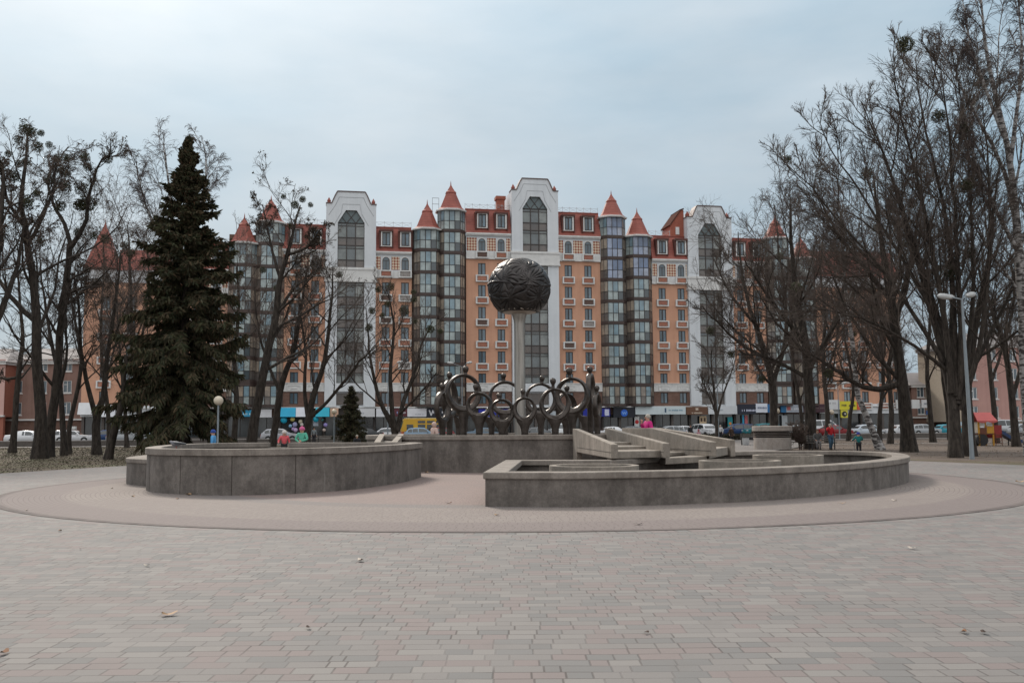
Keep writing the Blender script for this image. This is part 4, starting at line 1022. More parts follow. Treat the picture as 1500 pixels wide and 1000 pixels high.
BAL = [(417, 615, 2.1, (.0,.33,.50), 'large cyan'), (429.5, 613.5, 1.5, (.58,.50,.16), 'yellow'), (441, 617, 1.3, (.55,.50,.38), 'cream'), (443, 621.5, 1.1, (.6,.57,.52), 'small ivory'), (433, 621.5, 1.6, (.32,.32,.52), 'lilac and white'),
       (426.5, 623.5, 1.1, (.25,.45,.65), 'light blue'), (430.5, 628, 1.1, (.42,.28,.52), 'small violet'), (434, 629.5, 1.4, (.50,.36,.58), 'mauve'), (463.5, 614, 1.8, (.0,.32,.45), 'round teal'), (473, 614.5, .9, (.06,.22,.22), 'dark green'), (477.5, 622, 1.3, (.30,.25,.55), 'purple'), (475.5, 629.5, 1.0, (.55,.45,.40), 'beige')]
for px, py, sz, c, nm in BAL:
    u = uof(px); X = front(u, -.55); zz = spot(px, py, X[1])[2]
    o = MB().ell((0, 0, 0), (.26*sz*.8, .22*sz*.8, .26*sz*.8), 14, 9).build('balloon', M('balloon_'+nm.replace(' ', '_'), c, .35), loc=(X[0], X[1], zz), smooth=True)
    tag(o, nm+' balloon in the dark window of the balloon shop', 'balloon', 'balloons in the shop window')

# ------------------------------------------------------------------ the older houses on both sides
def old_house(name, label, px0, px1, Y, top, storeys, col_, base, slope, winc, zfirst, step_, rooftype, dark=None):
    a = spot(px0, 600, Y); b = spot(px1, 600, Y); L = b[0]-a[0]; rz = math.atan(slope)
    o = thing(name, label, 'building', (a[0], Y, 0), rz); L = L/math.cos(rz)
    hl = []; n = int(L/winc)
    for s_ in range(storeys):
        for i in range(n):
            x = winc*(i+.5); hl.append((x-.6, x+.6, zfirst+step_*s_, zfirst+step_*s_+1.7))
    holes_wall(0, L, base, top, hl).build('wall', col_, o)
    MB().box(0, L, -.02, .5, -.1, base).box(.02, L-.02, .24, 11, base, top).build('wall', dark or brown, o)
    MB().box(-.15, L+.15, -.28, .1, base, base+.22).box(-.2, L+.2, -.35, 11.2, top, top+.35).build('cornice', trim, o)
    fm, gm = MB(), MB()
    for i, (x0, x1, z0, z1) in enumerate(hl):
        if i >= 90: break
        f = MB()
        for q in ((x0, x0+.1, z0, z1), (x1-.1, x1, z0, z1), (x0+.1, x1-.1, z0, z0+.1), (x0+.1, x1-.1, z1-.1, z1), ((x0+x1)/2-.05, (x0+x1)/2+.05, z0+.1, z1-.1), (x0+.1, (x0+x1)/2-.05, z0+1.1, z0+1.18)): f.box(q[0], q[1], .08, .16, q[2], q[3])
        f.box(x0-.1, x1+.1, -.1, .05, z0-.14, z0-.003)
        w_ = f.build('window', trim, o)
        MB().quad((x0+.1, .13, z0+.1), (x1-.1, .13, z0+.1), (x1-.1, .13, z1-.1), (x0+.1, .13, z1-.1)).build('pane', win_glass, w_)
    rf = M('grey_roof', (.16, .15, .15), .8, c2=(.22, .2, .2), scale=.5)
    MB().add([(-.4, -.5, top+.35), (L+.4, -.5, top+.35), (L+.4, 11.4, top+.35), (-.4, 11.4, top+.35), (2., 5.5, top+2.6), (L-2., 5.5, top+2.6)], [(0,1,5,4), (1,2,5), (2,3,4,5), (3,0,4)]).build('roof', rf, o)
    return o
oldbrick = plaster('faded_red_brick', (.29, .185, .155), (.20, .122, .10))
pinkwall = plaster('pink_plaster', (.46, .275, .24), (.38, .22, .195))
lilac = plaster('pale_pink_plaster', (.58, .38, .34), (.5, .31, .28))
greyroof = None
old_house('brick_house', 'three storey old faded brick house at the far left behind the bare trees', 7, 124, 131, 10.6, 3, oldbrick, 2.9, -.02, 3.4, 3.7, 2.95, 'hip')
old_house('plaster_house', 'pale pink house cut off by the left edge of the picture', -170, 5.5, 128, 10.4, 3, lilac, 3.4, 0.0, 3.2, 4.0, 2.7, 'hip', M('orange_base', (.34, .13, .09), .9))
old_house('plaster_house', 'pink four storey house behind the playground on the right', 1412, 1640, 138, 12.6, 4, pinkwall, 1.9, .16, 3.3, 2.4, 2.75, 'hip', M('cream_base', (.42, .36, .29), .9))
old_house('brick_house', 'low brown brick annexe between the orange building and the pink house', 1336, 1409, 147, 7.2, 2, oldbrick, 2.5, .16, 3.1, 3.1, 2.6, 'hip')
# ------------------------------------------------------------------ trees
t = NT(bpy.data.materials.new('dark_bark')); co = t.coord('Object', (3, 3, .8))
nz = t.noise(co, 2.6, 5, .7)
bark = t.out(t.mix(t.rng(nz, .35, .65, 0, 1), (.019, .0155, .013), (.066, .055, .047)), .95, bump=nz, bstr=.7, bdist=.05, spec=.2)
twig_m = M('twig_bark', (.062, .049, .042), .95, c2=(.108, .087, .076), scale=.5, spec=.2)
twig_red = M('reddish_twig', (.085, .062, .052), .95, c2=(.13, .10, .086), scale=.5, spec=.2)
t = NT(bpy.data.materials.new('birch_bark')); co = t.coord('Object', (1.2, 1.2, 3.))
nz = t.noise(co, 2.4, 4, .6)
birch = t.out(t.mix(t.rng(nz, .46, .56, 0, 1), (.34, .325, .315), (.05, .042, .04)), .85, bump=nz, bstr=.3)
twig_birch = M('birch_twig', (.07, .055, .054), .95, c2=(.11, .09, .087), scale=.5, spec=.2)
mist_m = M('mistletoe_leaf', (0, 0, 0), .8, island=[(.022, .030, .010), (.045, .052, .018), (.030, .030, .012), (.075, .072, .028)])
dry_m = M('dry_leaf', (0, 0, 0), .9, island=[(.03, .022, .016), (.06, .042, .026), (.042, .032, .02)])
needle_m = M('spruce_needles', (0, 0, 0), .9, island=[(.034, .042, .022), (.052, .060, .032), (.078, .076, .040), (.050, .044, .028), (.12, .084, .05), (.038, .048, .032), (.092, .068, .042)], spec=.2)
cone_m = M('spruce_cones', (0, 0, 0), .9, island=[(.085, .048, .026), (.05, .03, .018), (.12, .07, .035)])

def norm(v): return v/np.maximum(np.linalg.norm(v, axis=-1, keepdims=True), 1e-9)
def resample(pts, rad, n):
    P = np.array(catmull(pts, 8)); r = np.interp(np.linspace(0, 1, len(P)), np.linspace(0, 1, len(rad)), rad)
    d = np.r_[0, np.cumsum(np.linalg.norm(np.diff(P, axis=0), axis=1))]; q = np.linspace(0, d[-1], n+1)
    return np.stack([np.interp(q, d, P[:, k]) for k in range(3)], 1), np.interp(q, d, r)
def grow(P, Rr, cnt, t0, t1, ang, lenf, trop, wig, n, rmin, g, rfac=.62, droop=0., flat=1.0, lmax=9.):
    N, m = P.shape[0], P.shape[1]-1
    idx = np.repeat(np.arange(N), cnt); K = len(idx)
    st = (np.tile(np.arange(cnt), N)+g.uniform(0, 1, K))/cnt
    tt = t0+(t1-t0)*st; f = tt*m; k = np.minimum(f.astype(int), m-1); fr = (f-k)[:, None]
    A = P[idx, k]*(1-fr)+P[idx, k+1]*fr; T = norm(P[idx, k+1]-P[idx, k])
    r0 = (Rr[idx, k]*(1-fr[:, 0])+Rr[idx, k+1]*fr[:, 0])*rfac
    L = np.linalg.norm(np.diff(P, axis=1), axis=2).sum(1)[idx]*lenf*(1.12-.62*tt)*g.uniform(.6, 1.3, K); L = np.minimum(L, lmax)
    q = g.normal(size=(K, 3)); q[:, 2] *= flat; q = norm(q-T*(q*T).sum(1, keepdims=True))
    a = g.uniform(ang[0], ang[1], K)[:, None]
    D = np.cos(a)*T+np.sin(a)*q
    out = np.zeros((K, n+1, 3)); out[:, 0] = A
    for s in range(n):
        D = D+g.normal(0, wig, (K, 3)); D[:, 2] += trop-droop*(s/n); D = norm(D)
        out[:, s+1] = out[:, s]+D*(L/n)[:, None]
    tp = np.linspace(0, 1, n+1)[None]
    return out, np.maximum(r0[:, None]*(1-tp*.85), rmin*(1-.4*tp))
def tubes(P, Rr, sides):
    N, m1 = Rr.shape
    T = np.empty_like(P); T[:, 1:-1] = P[:, 2:]-P[:, :-2]; T[:, 0] = P[:, 1]-P[:, 0]; T[:, -1] = P[:, -1]-P[:, -2]; T = norm(T)
    ref = np.zeros_like(T); ref[..., 0] = .31; ref[..., 1] = .9; ref[..., 2] = .29
    U = norm(np.cross(T, ref)); W = np.cross(T, U)
    a = np.arange(sides)*2*PI/sides
    V = P[:, :, None]+Rr[:, :, None, None]*(np.cos(a)[None, None, :, None]*U[:, :, None]+np.sin(a)[None, None, :, None]*W[:, :, None])
    base = (np.arange(N)*m1*sides)[:, None, None]; i = (np.arange(m1-1)*sides)[None, :, None]; k = np.arange(sides)[None, None]; k2 = (k+1) % sides
    Q = np.stack(np.broadcast_arrays(base+i+k, base+i+k2, base+i+sides+k2, base+i+sides+k), -1).reshape(-1, 4)
    return V.reshape(-1, 3), Q
def join(parts):
    V, Q, o = [], [], 0
    for v, q in parts: V.append(v); Q.append(q+o); o += len(v)
    return np.concatenate(V), np.concatenate(Q)
def leafcloud(C, n, r, size, g, squash=.85, up=0.):
    """n small leaf faces scattered through a ball at each centre C"""
    C = np.asarray(C, float).reshape(-1, 3); K = len(C)*n; c = np.repeat(C, n, 0)
    rr = np.repeat(np.broadcast_to(r, (len(C),)), n)[:, None]
    d = norm(g.normal(size=(K, 3)))*(g.uniform(0, 1, (K, 1))**.42)*rr; d[:, 2] *= squash
    p = c+d; a = norm(g.normal(size=(K, 3))); b = norm(np.cross(a, g.normal(size=(K, 3)))); s = g.uniform(.5, 1.2, (K, 1))*size
    V = np.stack([p-a*s, p+b*s*.42, p+a*s, p-b*s*.42], 1)
    return V.reshape(-1, 3), np.arange(4*K).reshape(-1, 4)
MIST = None
def mistletoe(parent, pts, g):
    global MIST
    if MIST is None:
        V, Q = leafcloud([(0, 0, 0)], 620, 1., .16, np.random.default_rng(5), 1.); MIST = np_mesh('mistletoe', V, Q, mist_m)
    for p, r in pts:
        o = put('mistletoe', MIST, parent, tuple(p), g.uniform(0, 6)); o.scale = (r, r, r)

def build_tree(name, label, base, stems, seed, group, cat='tree', lv=None, bark_m=None, tw_m=None, mist=(), dry=0, nest=0, thin=.0068, pend=False, dens=1.):
    """stems: list of ([(x,y,z)...],[radii]) in world space"""
    g = np.random.default_rng(seed); base = np.array(base, float)
    root = thing(name, label, cat, tuple(base), 0, group)
    n0 = 14; P0, R0 = [], []
    for pts, rad in stems:
        p, r = resample([np.array(q)-base for q in pts], rad, n0)
        p[1:] += g.normal(0, .035, (n0, 3))*np.linspace(.2, 1, n0)[:, None]
        P0.append(p); R0.append(r)
    P0 = np.array(P0); R0 = np.array(R0)
    fl = np.clip(1-(P0[:, :, 2:3]/.9), 0, 1)[..., 0]**2*.28*(np.arange(len(P0))[:, None] == 0); R0 = R0*(1+fl)
    lv = lv or [(9, .28, .97, (.5, 1.05), .42, .05, .16, 8), (7, .12, 1, (.4, 1.0), .48, .05, .2, 6), (7, .12, 1, (.4, 1.0), .50, .03, .22, 4), (4, .1, 1, (.4, 1.0), .55, .02, .25, 3)]
    trunk = [tubes(P0, R0, 10)]; fine = []; P, Rr = P0, R0; tips = None
    for li, (cnt, t0, t1, ang, lf, trop, wig, n) in enumerate(lv):
        rm = (.026, .016, .011, thin)[li]
        cnt = max(2, int(round(cnt*dens))) if li > 0 else cnt
        P, Rr = grow(P, Rr, cnt, t0, t1, ang, lf, trop, wig, n, rm, g, droop=(.0 if not pend else (.0, .12, .4, .75)[li]), rfac=(.42, .55, .6, .6)[li])
        (trunk if li == 0 else fine).append(tubes(P, Rr, (7, 4, 3, 3)[li]))
        if li == len(lv)-2: tips = P
    V, Q = join(trunk); put('trunk', np_mesh('trunk', V, Q, bark_m or bark, True), root)
    V, Q = join(fine); put('crown', np_mesh('crown', V, Q, tw_m or twig_m), root)
    if dry:
        c = P[g.integers(0, len(P), dry), -1]; V, Q = leafcloud(c, 5, .16, .085, g)
        put('dry_leaves', np_mesh('dry_leaves', V, Q, dry_m), root)
    mistletoe(root, [(np.array(p)-base, r) for p, r in mist], g)
    if nest:
        c = tips[g.integers(0, len(tips), nest), -1]; mistletoe(root, [(q, g.uniform(.22, .42)) for q in c], g)
    return root
def S(Y, *pts, dy=0., rs=1.):
    """stem traced over the photo: (px, py, radius)"""
    n = len(pts); w_ = [spot(a, b, Y+dy*(i/max(1, n-1))**1.2) for i, (a, b, _) in enumerate(pts)]
    return (w_, [c*rs for *_, c in pts])
def Mi(Y, *pts): return [(spot(a, b, Y), 1.12*r*Y/FPX) for a, b, r in pts]
BARE = 'bare trees around the park'
L3 = [(9, .3, .98, (.4, .95), .44, .07, .11, 8), (7, .12, 1, (.35, .85), .52, .05, .12, 6), (6, .12, 1, (.35, .85), .58, .04, .13, 5), (4, .1, 1, (.3, .8), .66, .03, .13, 3)]
LD = [(11, .22, .98, (.4, 1.0), .50, .07, .12, 8), (8, .1, 1, (.35, .9), .53, .04, .14, 6), (7, .1, 1, (.35, .9), .57, .03, .15, 5), (4, .1, 1, (.3, .85), .66, .02, .14, 3)]
LS = [(9, .32, .98, (.45, 1.0), .42, .06, .15, 8), (7, .15, 1, (.4, .95), .47, .05, .18, 6), (6, .12, 1, (.4, .95), .54, .03, .19, 5), (4, .1, 1, (.3, .9), .62, .02, .18, 3)]
def trace(name, label, Y, stems, seed, **k):
    st = []
    for s in stems:
        dy = s[-1] if not isinstance(s[-1], tuple) else 0.
        pts = [q for q in s if isinstance(q, tuple)]
        st.append(S(Y, *pts, dy=dy))
    p = st[0][0][0]; p = (p[0], p[1], -.1); st[0][0][0] = p
    return build_tree(name, label, (p[0], p[1], -.05), st, seed, k.pop('group', BARE), **k)

# --- left side
trace('bare_tree', 'leftmost tall bare tree with a dark flared trunk and round mistletoe balls near its top', 52.8,
      [[(58, 671, .40), (60, 610, .30), (54, 540, .27), (54, 460, .24), (44, 380, .19), (32, 300, .13), (38, 235, .08), (40, 198, .04), -1],
       [(52, 470, .17), (20, 440, .13), (-10, 395, .09), (-30, 350, .05), 2], [(40, 360, .12), (62, 320, .1), (78, 275, .07), (82, 240, .04), 2], [(34, 330, .11), (10, 290, .08), (0, 235, .05), -2]], 101,
      lv=LS, mist=Mi(52.8, (37, 190, 9), (47, 194, 8), (27, 205, 6), (60, 195, 5), (55, 215, 8), (38, 237, 6), (72, 212, 5), (20, 258, 9), (12, 225, 5), (28, 240, 6)), dry=350)
trace('bare_tree', 'forked bare tree with many dark mistletoe balls in its two spreading limbs', 56.,
      [[(70, 669, .33), (76, 610, .26), (84, 545, .23), (89, 470, .21), (98, 400, .19), (104, 358, .17), 0],
       [(104, 362, .14), (95, 328, .11), (78, 298, .09), (70, 262, .07), (84, 240, .05), (100, 216, .03), 2],
       [(104, 362, .15), (126, 325, .12), (129, 296, .1), (137, 265, .08), (146, 236, .05), (168, 222, .03), -2], [(92, 450, .1), (125, 425, .08), (150, 415, .05), 3]], 102,
      lv=LS, mist=Mi(56, (125, 230, 7), (84, 232, 7), (97, 231, 6), (128, 244, 6), (95, 273, 9), (120, 277, 10), (128, 298, 12), (117, 300, 9), (72, 263, 8), (88, 302, 8), (158, 233, 7), (98, 255, 6), (114, 340, 6), (138, 345, 6), (60, 355, 7)), dry=300)
trace('bare_tree', 'slim bare tree with its trunk right behind the forked one', 58.5, [[(94, 667, .2), (91, 600, .16), (87, 560, .14), (79, 520, .12), (70, 470, .09), (62, 420, .06), (58, 370, .03), 1], [(88, 565, .1), (98, 520, .08), (96, 460, .06), (106, 400, .03), -1]], 103, lv=LS)
trace('bare_tree', 'thin bare tree between the slim one and the low V fork', 62., [[(101, 658, .18), (102, 620, .15), (113, 574, .13), (119, 530, .12), (114, 496, .1), (107, 458, .08), (100, 400, .04), 1]], 104, lv=LS)
trace('bare_tree', 'bare tree with a low V fork in front of the white shop awnings', 60.,
      [[(142, 664, .28), (141, 612, .24), (150, 588, .19), (156, 535, .15), (164, 480, .12), (172, 420, .09), (176, 370, .05), 1], [(141, 614, .17), (126, 553, .13), (119, 516, .11), (116, 460, .08), (108, 400, .05), -2]], 105, lv=LS, dry=200)
trace('bare_tree', 'narrow bare tree at the far left edge with one bent limb', 67., [[(18, 661, .26), (22, 614, .2), (27, 550, .18), (33, 500, .14), (30, 450, .1), (26, 390, .05), 0], [(26, 552, .1), (8, 555, .1), (-12, 548, .08), 0]], 106, lv=LS)
trace('bare_tree', 'leaning broken trunk half hidden under the spruce boughs', 50.5, [[(158, 672, .22), (164, 645, .2), (172, 615, .18), (180, 570, .13), (184, 520, .08), 0]], 107, lv=[(4, .5, .98, (.5, 1.0), .3, .06, .16, 6), (4, .2, 1, (.4, 1.), .4, .05, .2, 4), (4, .2, 1, (.4, 1.), .4, .05, .2, 3)])
trace('oak_tree', 'brownish dense bare tree leaning in from the left edge', 50., [[(-25, 676, .4), (-22, 560, .32), (-14, 450, .26), (-4, 360, .2), (2, 290, .12), (6, 250, .05), 0], [(-18, 500, .2), (12, 430, .14), (30, 370, .09), (35, 310, .04), 2], [(-12, 440, .18), (-40, 380, .1), (-60, 330, .05), 0]], 108, lv=L3, tw_m=twig_red, dry=800, nest=5)
# birches and others behind the spruce
BL = [(10, .3, .98, (.3, .7), .34, .08, .09, 8), (8, .12, 1, (.35, .8), .48, -.0, .12, 6), (7, .1, 1, (.35, .9), .62, -.03, .12, 5), (4, .1, 1, (.25, .7), .7, -.06, .12, 3)]
trace('birch_tree', 'tall weeping birch behind the spruce with fine hanging twigs', 66., [[(262, 655, .24), (262, 560, .2), (258, 450, .16), (252, 340, .12), (246, 260, .07), (240, 210, .03), 2], [(254, 370, .1), (222, 320, .07), (205, 270, .05), (200, 235, .03), -2], [(254, 380, .1), (290, 310, .07), (302, 250, .05), (296, 205, .02), 1]], 109, lv=BL, bark_m=birch, tw_m=twig_birch, pend=True)
trace('bare_tree', 'brownish bare tree left of the spruce in front of the end turret', 78., [[(206, 655, .26), (204, 600, .22), (196, 530, .18), (192, 450, .14), (190, 380, .09), (186, 330, .04), 0], [(198, 540, .12), (212, 470, .1), (218, 400, .07), (214, 340, .03), 1]], 110, lv=LD, tw_m=twig_red, nest=6, dry=500)
trace('bare_tree', 'small bare tree standing between the spruce and the white awnings', 84., [[(186, 656, .2), (183, 600, .16), (178, 540, .12), (172, 470, .08), (170, 410, .04), 0]], 111, lv=LD, tw_m=twig_red)
trace('bare_tree', 'bare tree close behind the right side of the spruce', 80., [[(342, 652, .26), (346, 590, .22), (344, 520, .17), (350, 450, .12), (346, 390, .06), 0]], 112, lv=LD, tw_m=twig_red, nest=3)
# --- middle left
trace('bare_tree', 'leaning dark bare tree that sweeps up past the turrets with leaf clumps on top', 64.,
      [[(366, 652, .36), (375, 603, .31), (386, 545, .28), (396, 500, .26), (404, 462, .23), (409, 415, .19), (420, 373, .14), (432, 330, .08), (440, 300, .03), 0],
       [(411, 410, .12), (400, 372, .09), (392, 335, .06), (384, 300, .03), 1], [(421, 373, .11), (450, 362, .08), (470, 335, .04), -1], [(404, 465, .13), (425, 430, .1), (445, 410, .07), (470, 395, .03), 2]], 113,
      lv=LS, dry=700, mist=Mi(64, (443, 292, 5), (432, 300, 6), (415, 288, 4), (385, 395, 5), (425, 330, 5), (455, 300, 4)))
trace('bare_tree', 'bare tree leaning right behind the silver hatchback', 70., [[(398, 650, .28), (404, 618, .25), (413, 560, .22), (428, 521, .18), (438, 465, .14), (446, 420, .08), (452, 380, .03), 0], [(410, 575, .13), (392, 530, .1), (378, 480, .07), (372, 420, .03), 1]], 114, lv=L3, tw_m=twig_red)
trace('bare_tree', 'forked bare tree in front of the balloon shop with a long limb reaching right', 68., [[(448, 652, .3), (451, 622, .26), (458, 584, .22), (474, 535, .17), (482, 480, .12), (486, 430, .07), (488, 390, .03), 0], [(453, 612, .15), (478, 590, .12), (503, 560, .1), (528, 528, .07), (548, 510, .03), -2], [(452, 618, .16), (446, 570, .13), (448, 520, .1), (440, 460, .06), (436, 410, .03), 1]], 115, lv=L3, mist=Mi(68, (497, 402, 5)))
trace('bare_tree', 'many stemmed vase shaped bare tree with greenish mistletoe left of the yellow minibus', 74.,
      [[(582, 648, .3), (577, 625, .27), (566, 607, .2), (556, 585, .16), (546, 546, .12), (540, 500, .08), (536, 450, .03), 1], [(580, 630, .22), (574, 600, .18), (572, 540, .14), (577, 480, .1), (570, 430, .04), -1],
       [(582, 632, .22), (590, 592, .18), (606, 548, .13), (618, 505, .09), (634, 470, .03), 2], [(586, 605, .1), (612, 580, .08), (640, 545, .04), -1]], 116, lv=L3, dens=.8,
      mist=Mi(74, (554, 424, 5), (572, 420, 6), (606, 438, 5), (606, 428, 4), (592, 455, 7), (568, 445, 5), (545, 455, 5), (630, 482, 6), (608, 470, 4), (540, 480, 6), (560, 462, 4), (645, 485, 4)))
# --- middle right
trace('bare_tree', 'slim young bare tree beside the pale lamp pole right of the brown sign', 84., [[(1050, 650, .16), (1049, 610, .14), (1046, 570, .11), (1042, 535, .07), (1040, 505, .03), 0], [(1050, 612, .1), (1060, 575, .08), (1072, 545, .05), (1080, 515, .02), 1], [(1048, 600, .08), (1036, 575, .06), (1026, 550, .03), 0]], 117, lv=L3)
trace('bare_tree', 'wide low crowned bare tree whose trunk rises behind the round louvred kiosk', 70., [[(1135, 660, .34), (1134, 610, .3), (1131, 560, .26), (1118, 510, .2), (1098, 450, .14), (1085, 390, .08), (1080, 340, .03), 0], [(1132, 560, .18), (1150, 500, .14), (1150, 430, .1), (1140, 360, .06), (1135, 300, .03), 2], [(1124, 525, .15), (1088, 505, .11), (1058, 480, .07), (1030, 450, .03), -2], [(1110, 480, .11), (1070, 430, .08), (1045, 380, .04), 2]], 118, lv=LD, tw_m=twig_m, nest=2)
trace('bare_tree', 'thick trunked bare tree beside the park bench with crooked low limbs', 63., [[(1188, 660, .42), (1187, 610, .36), (1184, 555, .31), (1180, 500, .26), (1168, 440, .2), (1160, 370, .13), (1158, 300, .06), 0], [(1183, 540, .2), (1215, 490, .16), (1235, 430, .11), (1240, 360, .06), 2], [(1181, 505, .18), (1145, 460, .13), (1115, 420, .08), (1090, 380, .03), -2], [(1184, 555, .15), (1150, 535, .11), (1110, 520, .07), (1080, 520, .03), 1]], 119, lv=LD, nest=3, dens=1.1)
trace('birch_tree', 'leaning birch with peeling white bark beside the child in green', 60., [[(1290, 659, .27), (1280, 635, .21), (1268, 605, .19), (1258, 585, .17), (1252, 540, .15), (1246, 480, .12), (1238, 410, .09), (1232, 340, .05), (1228, 280, .02), 0]], 120, lv=BL, bark_m=birch, tw_m=twig_birch)
trace('bare_tree', 'stout bare tree with a horizontal low limb right of the leaning birch', 55., [[(1332, 664, .42), (1327, 610, .37), (1320, 550, .31), (1312, 490, .28), (1300, 410, .2), (1288, 330, .12), (1280, 260, .05), 0], [(1318, 562, .2), (1285, 570, .17), (1250, 560, .13), (1215, 535, .09), (1185, 520, .04), 0], [(1310, 475, .18), (1330, 400, .14), (1345, 320, .08), (1350, 260, .03), 2], [(1306, 440, .17), (1265, 390, .12), (1225, 340, .07), (1200, 290, .03), -2]], 121, lv=LD, dens=1.1, nest=3)
TB = [(12, .20, .98, (.3, .8), .33, .05, .07, 8), (8, .1, 1, (.3, .8), .52, .04, .09, 6), (6, .1, 1, (.3, .8), .58, .03, .10, 5), (5, .1, 1, (.3, .75), .68, .02, .11, 3)]
trace('bare_tree', 'huge many stemmed bare tree with a ridged grey trunk left of the tall street lamp', 45.,
      [[(1400, 673, 0.296), (1399, 630, 0.273), (1396, 590, 0.249), (1386, 540, 0.189), (1368, 470, 0.142), (1345, 390, 0.107), (1315, 290, 0.071), (1285, 200, 0.041), (1262, 150, 0.018), 1],
       [(1394, 575, 0.178), (1388, 500, 0.142), (1372, 400, 0.107), (1350, 290, 0.071), (1322, 180, 0.041), (1308, 110, 0.011), -2], [(1400, 580, 0.178), (1398, 490, 0.148), (1394, 390, 0.119), (1378, 280, 0.077), (1352, 170, 0.047), (1340, 95, 0.011), 1],
       [(1404, 585, 0.178), (1408, 490, 0.142), (1402, 380, 0.107), (1396, 270, 0.071), (1388, 170, 0.041), (1376, 90, 0.011), -1], [(1404, 592, 0.154), (1420, 500, 0.119), (1426, 400, 0.089), (1420, 280, 0.059), (1412, 170, 0.029), (1405, 110, 0.011), 3],
       [(1406, 600, 0.144), (1432, 520, 0.115), (1446, 420, 0.087), (1450, 320, 0.058), (1446, 220, 0.036), (1438, 150, 0.015), -2], [(1398, 600, 0.144), (1384, 500, 0.115), (1360, 420, 0.094), (1330, 330, 0.065), (1298, 240, 0.043), (1275, 170, 0.015), 4], [(1382, 530, 0.119), (1335, 455, 0.089), (1285, 385, 0.065), (1225, 320, 0.047), (1185, 270, 0.029), (1150, 240, 0.011), 0], [(1360, 445, 0.095), (1310, 360, 0.071), (1262, 285, 0.047), (1215, 215, 0.029), (1195, 165, 0.011), 3], [(1384, 540, 0.095), (1330, 500, 0.071), (1270, 470, 0.047), (1215, 455, 0.029), (1160, 440, 0.011), -3]], 122,
      lv=TB, nest=7)
trace('bare_tree', 'dark trunk close behind the tall street lamp', 47., [[(1420, 668, .32), (1418, 620, .28), (1416, 560, .24), (1428, 480, .18), (1445, 400, .13), (1455, 320, .08), (1462, 250, .03), 0], [(1416, 555, .15), (1440, 510, .12), (1470, 450, .08), (1495, 400, .04), 1]], 123, lv=L3, nest=5)
trace('birch_tree', 'tall white trunked birch at the right edge rising above the picture', 46., [[(1512, 676, .3), (1503, 560, .26), (1497, 430, .22), (1488, 320, .18), (1478, 230, .14), (1455, 120, .1), (1440, 40, .06), (1436, -30, .02), 0], [(1490, 340, .13), (1470, 250, .1), (1430, 170, .07), (1402, 110, .04), (1392, 60, .02), 2], [(1480, 240, .12), (1492, 140, .08), (1496, 60, .05), (1490, -20, .02), -1], [(1494, 400, .12), (1520, 300, .08), (1535, 200, .04), 0], [(1470, 200, .1), (1440, 120, .07), (1420, 60, .04), (1410, 10, .02), 1], [(1492, 370, .12), (1450, 290, .08), (1425, 230, .05), (1415, 180, .02), -2]], 124, lv=BL, bark_m=birch, tw_m=twig_birch, pend=True, nest=5, dens=1.1)
trace('bare_tree', 'curving dark bare tree right of the playground slide', 66., [[(1489, 655, .28), (1484, 600, .24), (1478, 545, .2), (1466, 490, .16), (1448, 440, .12), (1432, 390, .06), 0], [(1482, 585, .16), (1500, 520, .14), (1508, 440, .1), (1500, 360, .05), 1], [(1470, 505, .12), (1485, 440, .09), (1480, 370, .04), -1]], 125, lv=L3, nest=3)
trace('bare_tree', 'bare tree directly behind the playground house', 78., [[(1460, 652, .24), (1456, 600, .21), (1450, 540, .17), (1444, 470, .13), (1440, 400, .08), (1436, 340, .03), 0], [(1452, 560, .13), (1470, 500, .1), (1478, 430, .05), 0]], 126, lv=L3, nest=3)
trace('bare_tree', 'thin bare tree standing beyond the stout one near the path', 84., [[(1367, 651, .26), (1362, 600, .2), (1358, 540, .17), (1362, 470, .13), (1358, 390, .08), (1352, 320, .03), 0]], 127, lv=LD, tw_m=twig_m, nest=2)
trace('bare_tree', 'thin bare tree standing between the leaning birch and the parked cars', 92., [[(1288, 648, .24), (1289, 600, .2), (1294, 560, .16), (1290, 490, .12), (1286, 420, .07), (1282, 360, .03), 0], [(1290, 590, .1), (1310, 550, .08), (1322, 500, .04), 0]], 128, lv=LD, tw_m=twig_red)
trace('bare_tree', 'thin bare tree behind the woman in red in front of the yellow sign', 94., [[(1243, 647, .22), (1245, 610, .18), (1250, 570, .15), (1240, 510, .11), (1228, 440, .07), (1222, 380, .03), 0], [(1247, 590, .1), (1262, 550, .08), (1275, 500, .04), 0]], 129, lv=LD, tw_m=twig_red)
trace('bare_tree', 'slender bare tree left of the leaning trunks by the grey sign', 90., [[(1176, 648, .2), (1174, 610, .17), (1168, 570, .14), (1160, 520, .1), (1150, 460, .06), (1146, 400, .03), 0]], 130, lv=LD, tw_m=twig_red)
trace('bare_tree', 'far bare tree by the low annexe at the right', 96., [[(1392, 648, .24), (1388, 600, .2), (1380, 540, .16), (1382, 470, .12), (1388, 400, .06), 0]], 131, lv=LD, nest=2)
trace('bare_tree', 'bare tree at the right edge beyond the playground slide', 88., [[(1506, 650, .24), (1502, 600, .2), (1508, 540, .16), (1500, 470, .12), (1494, 400, .06), 0], [(1504, 570, .12), (1486, 520, .08), (1474, 460, .04), 0]], 132, lv=L3)
trace('bare_tree', 'brownish bare tree behind the yellow sign at the right wing of the building', 84., [[(1212, 650, .24), (1212, 600, .2), (1206, 540, .17), (1208, 470, .13), (1202, 400, .08), (1200, 345, .03), 0], [(1208, 550, .12), (1226, 500, .1), (1232, 430, .05), 0]], 133, lv=LD, tw_m=twig_red, nest=3)
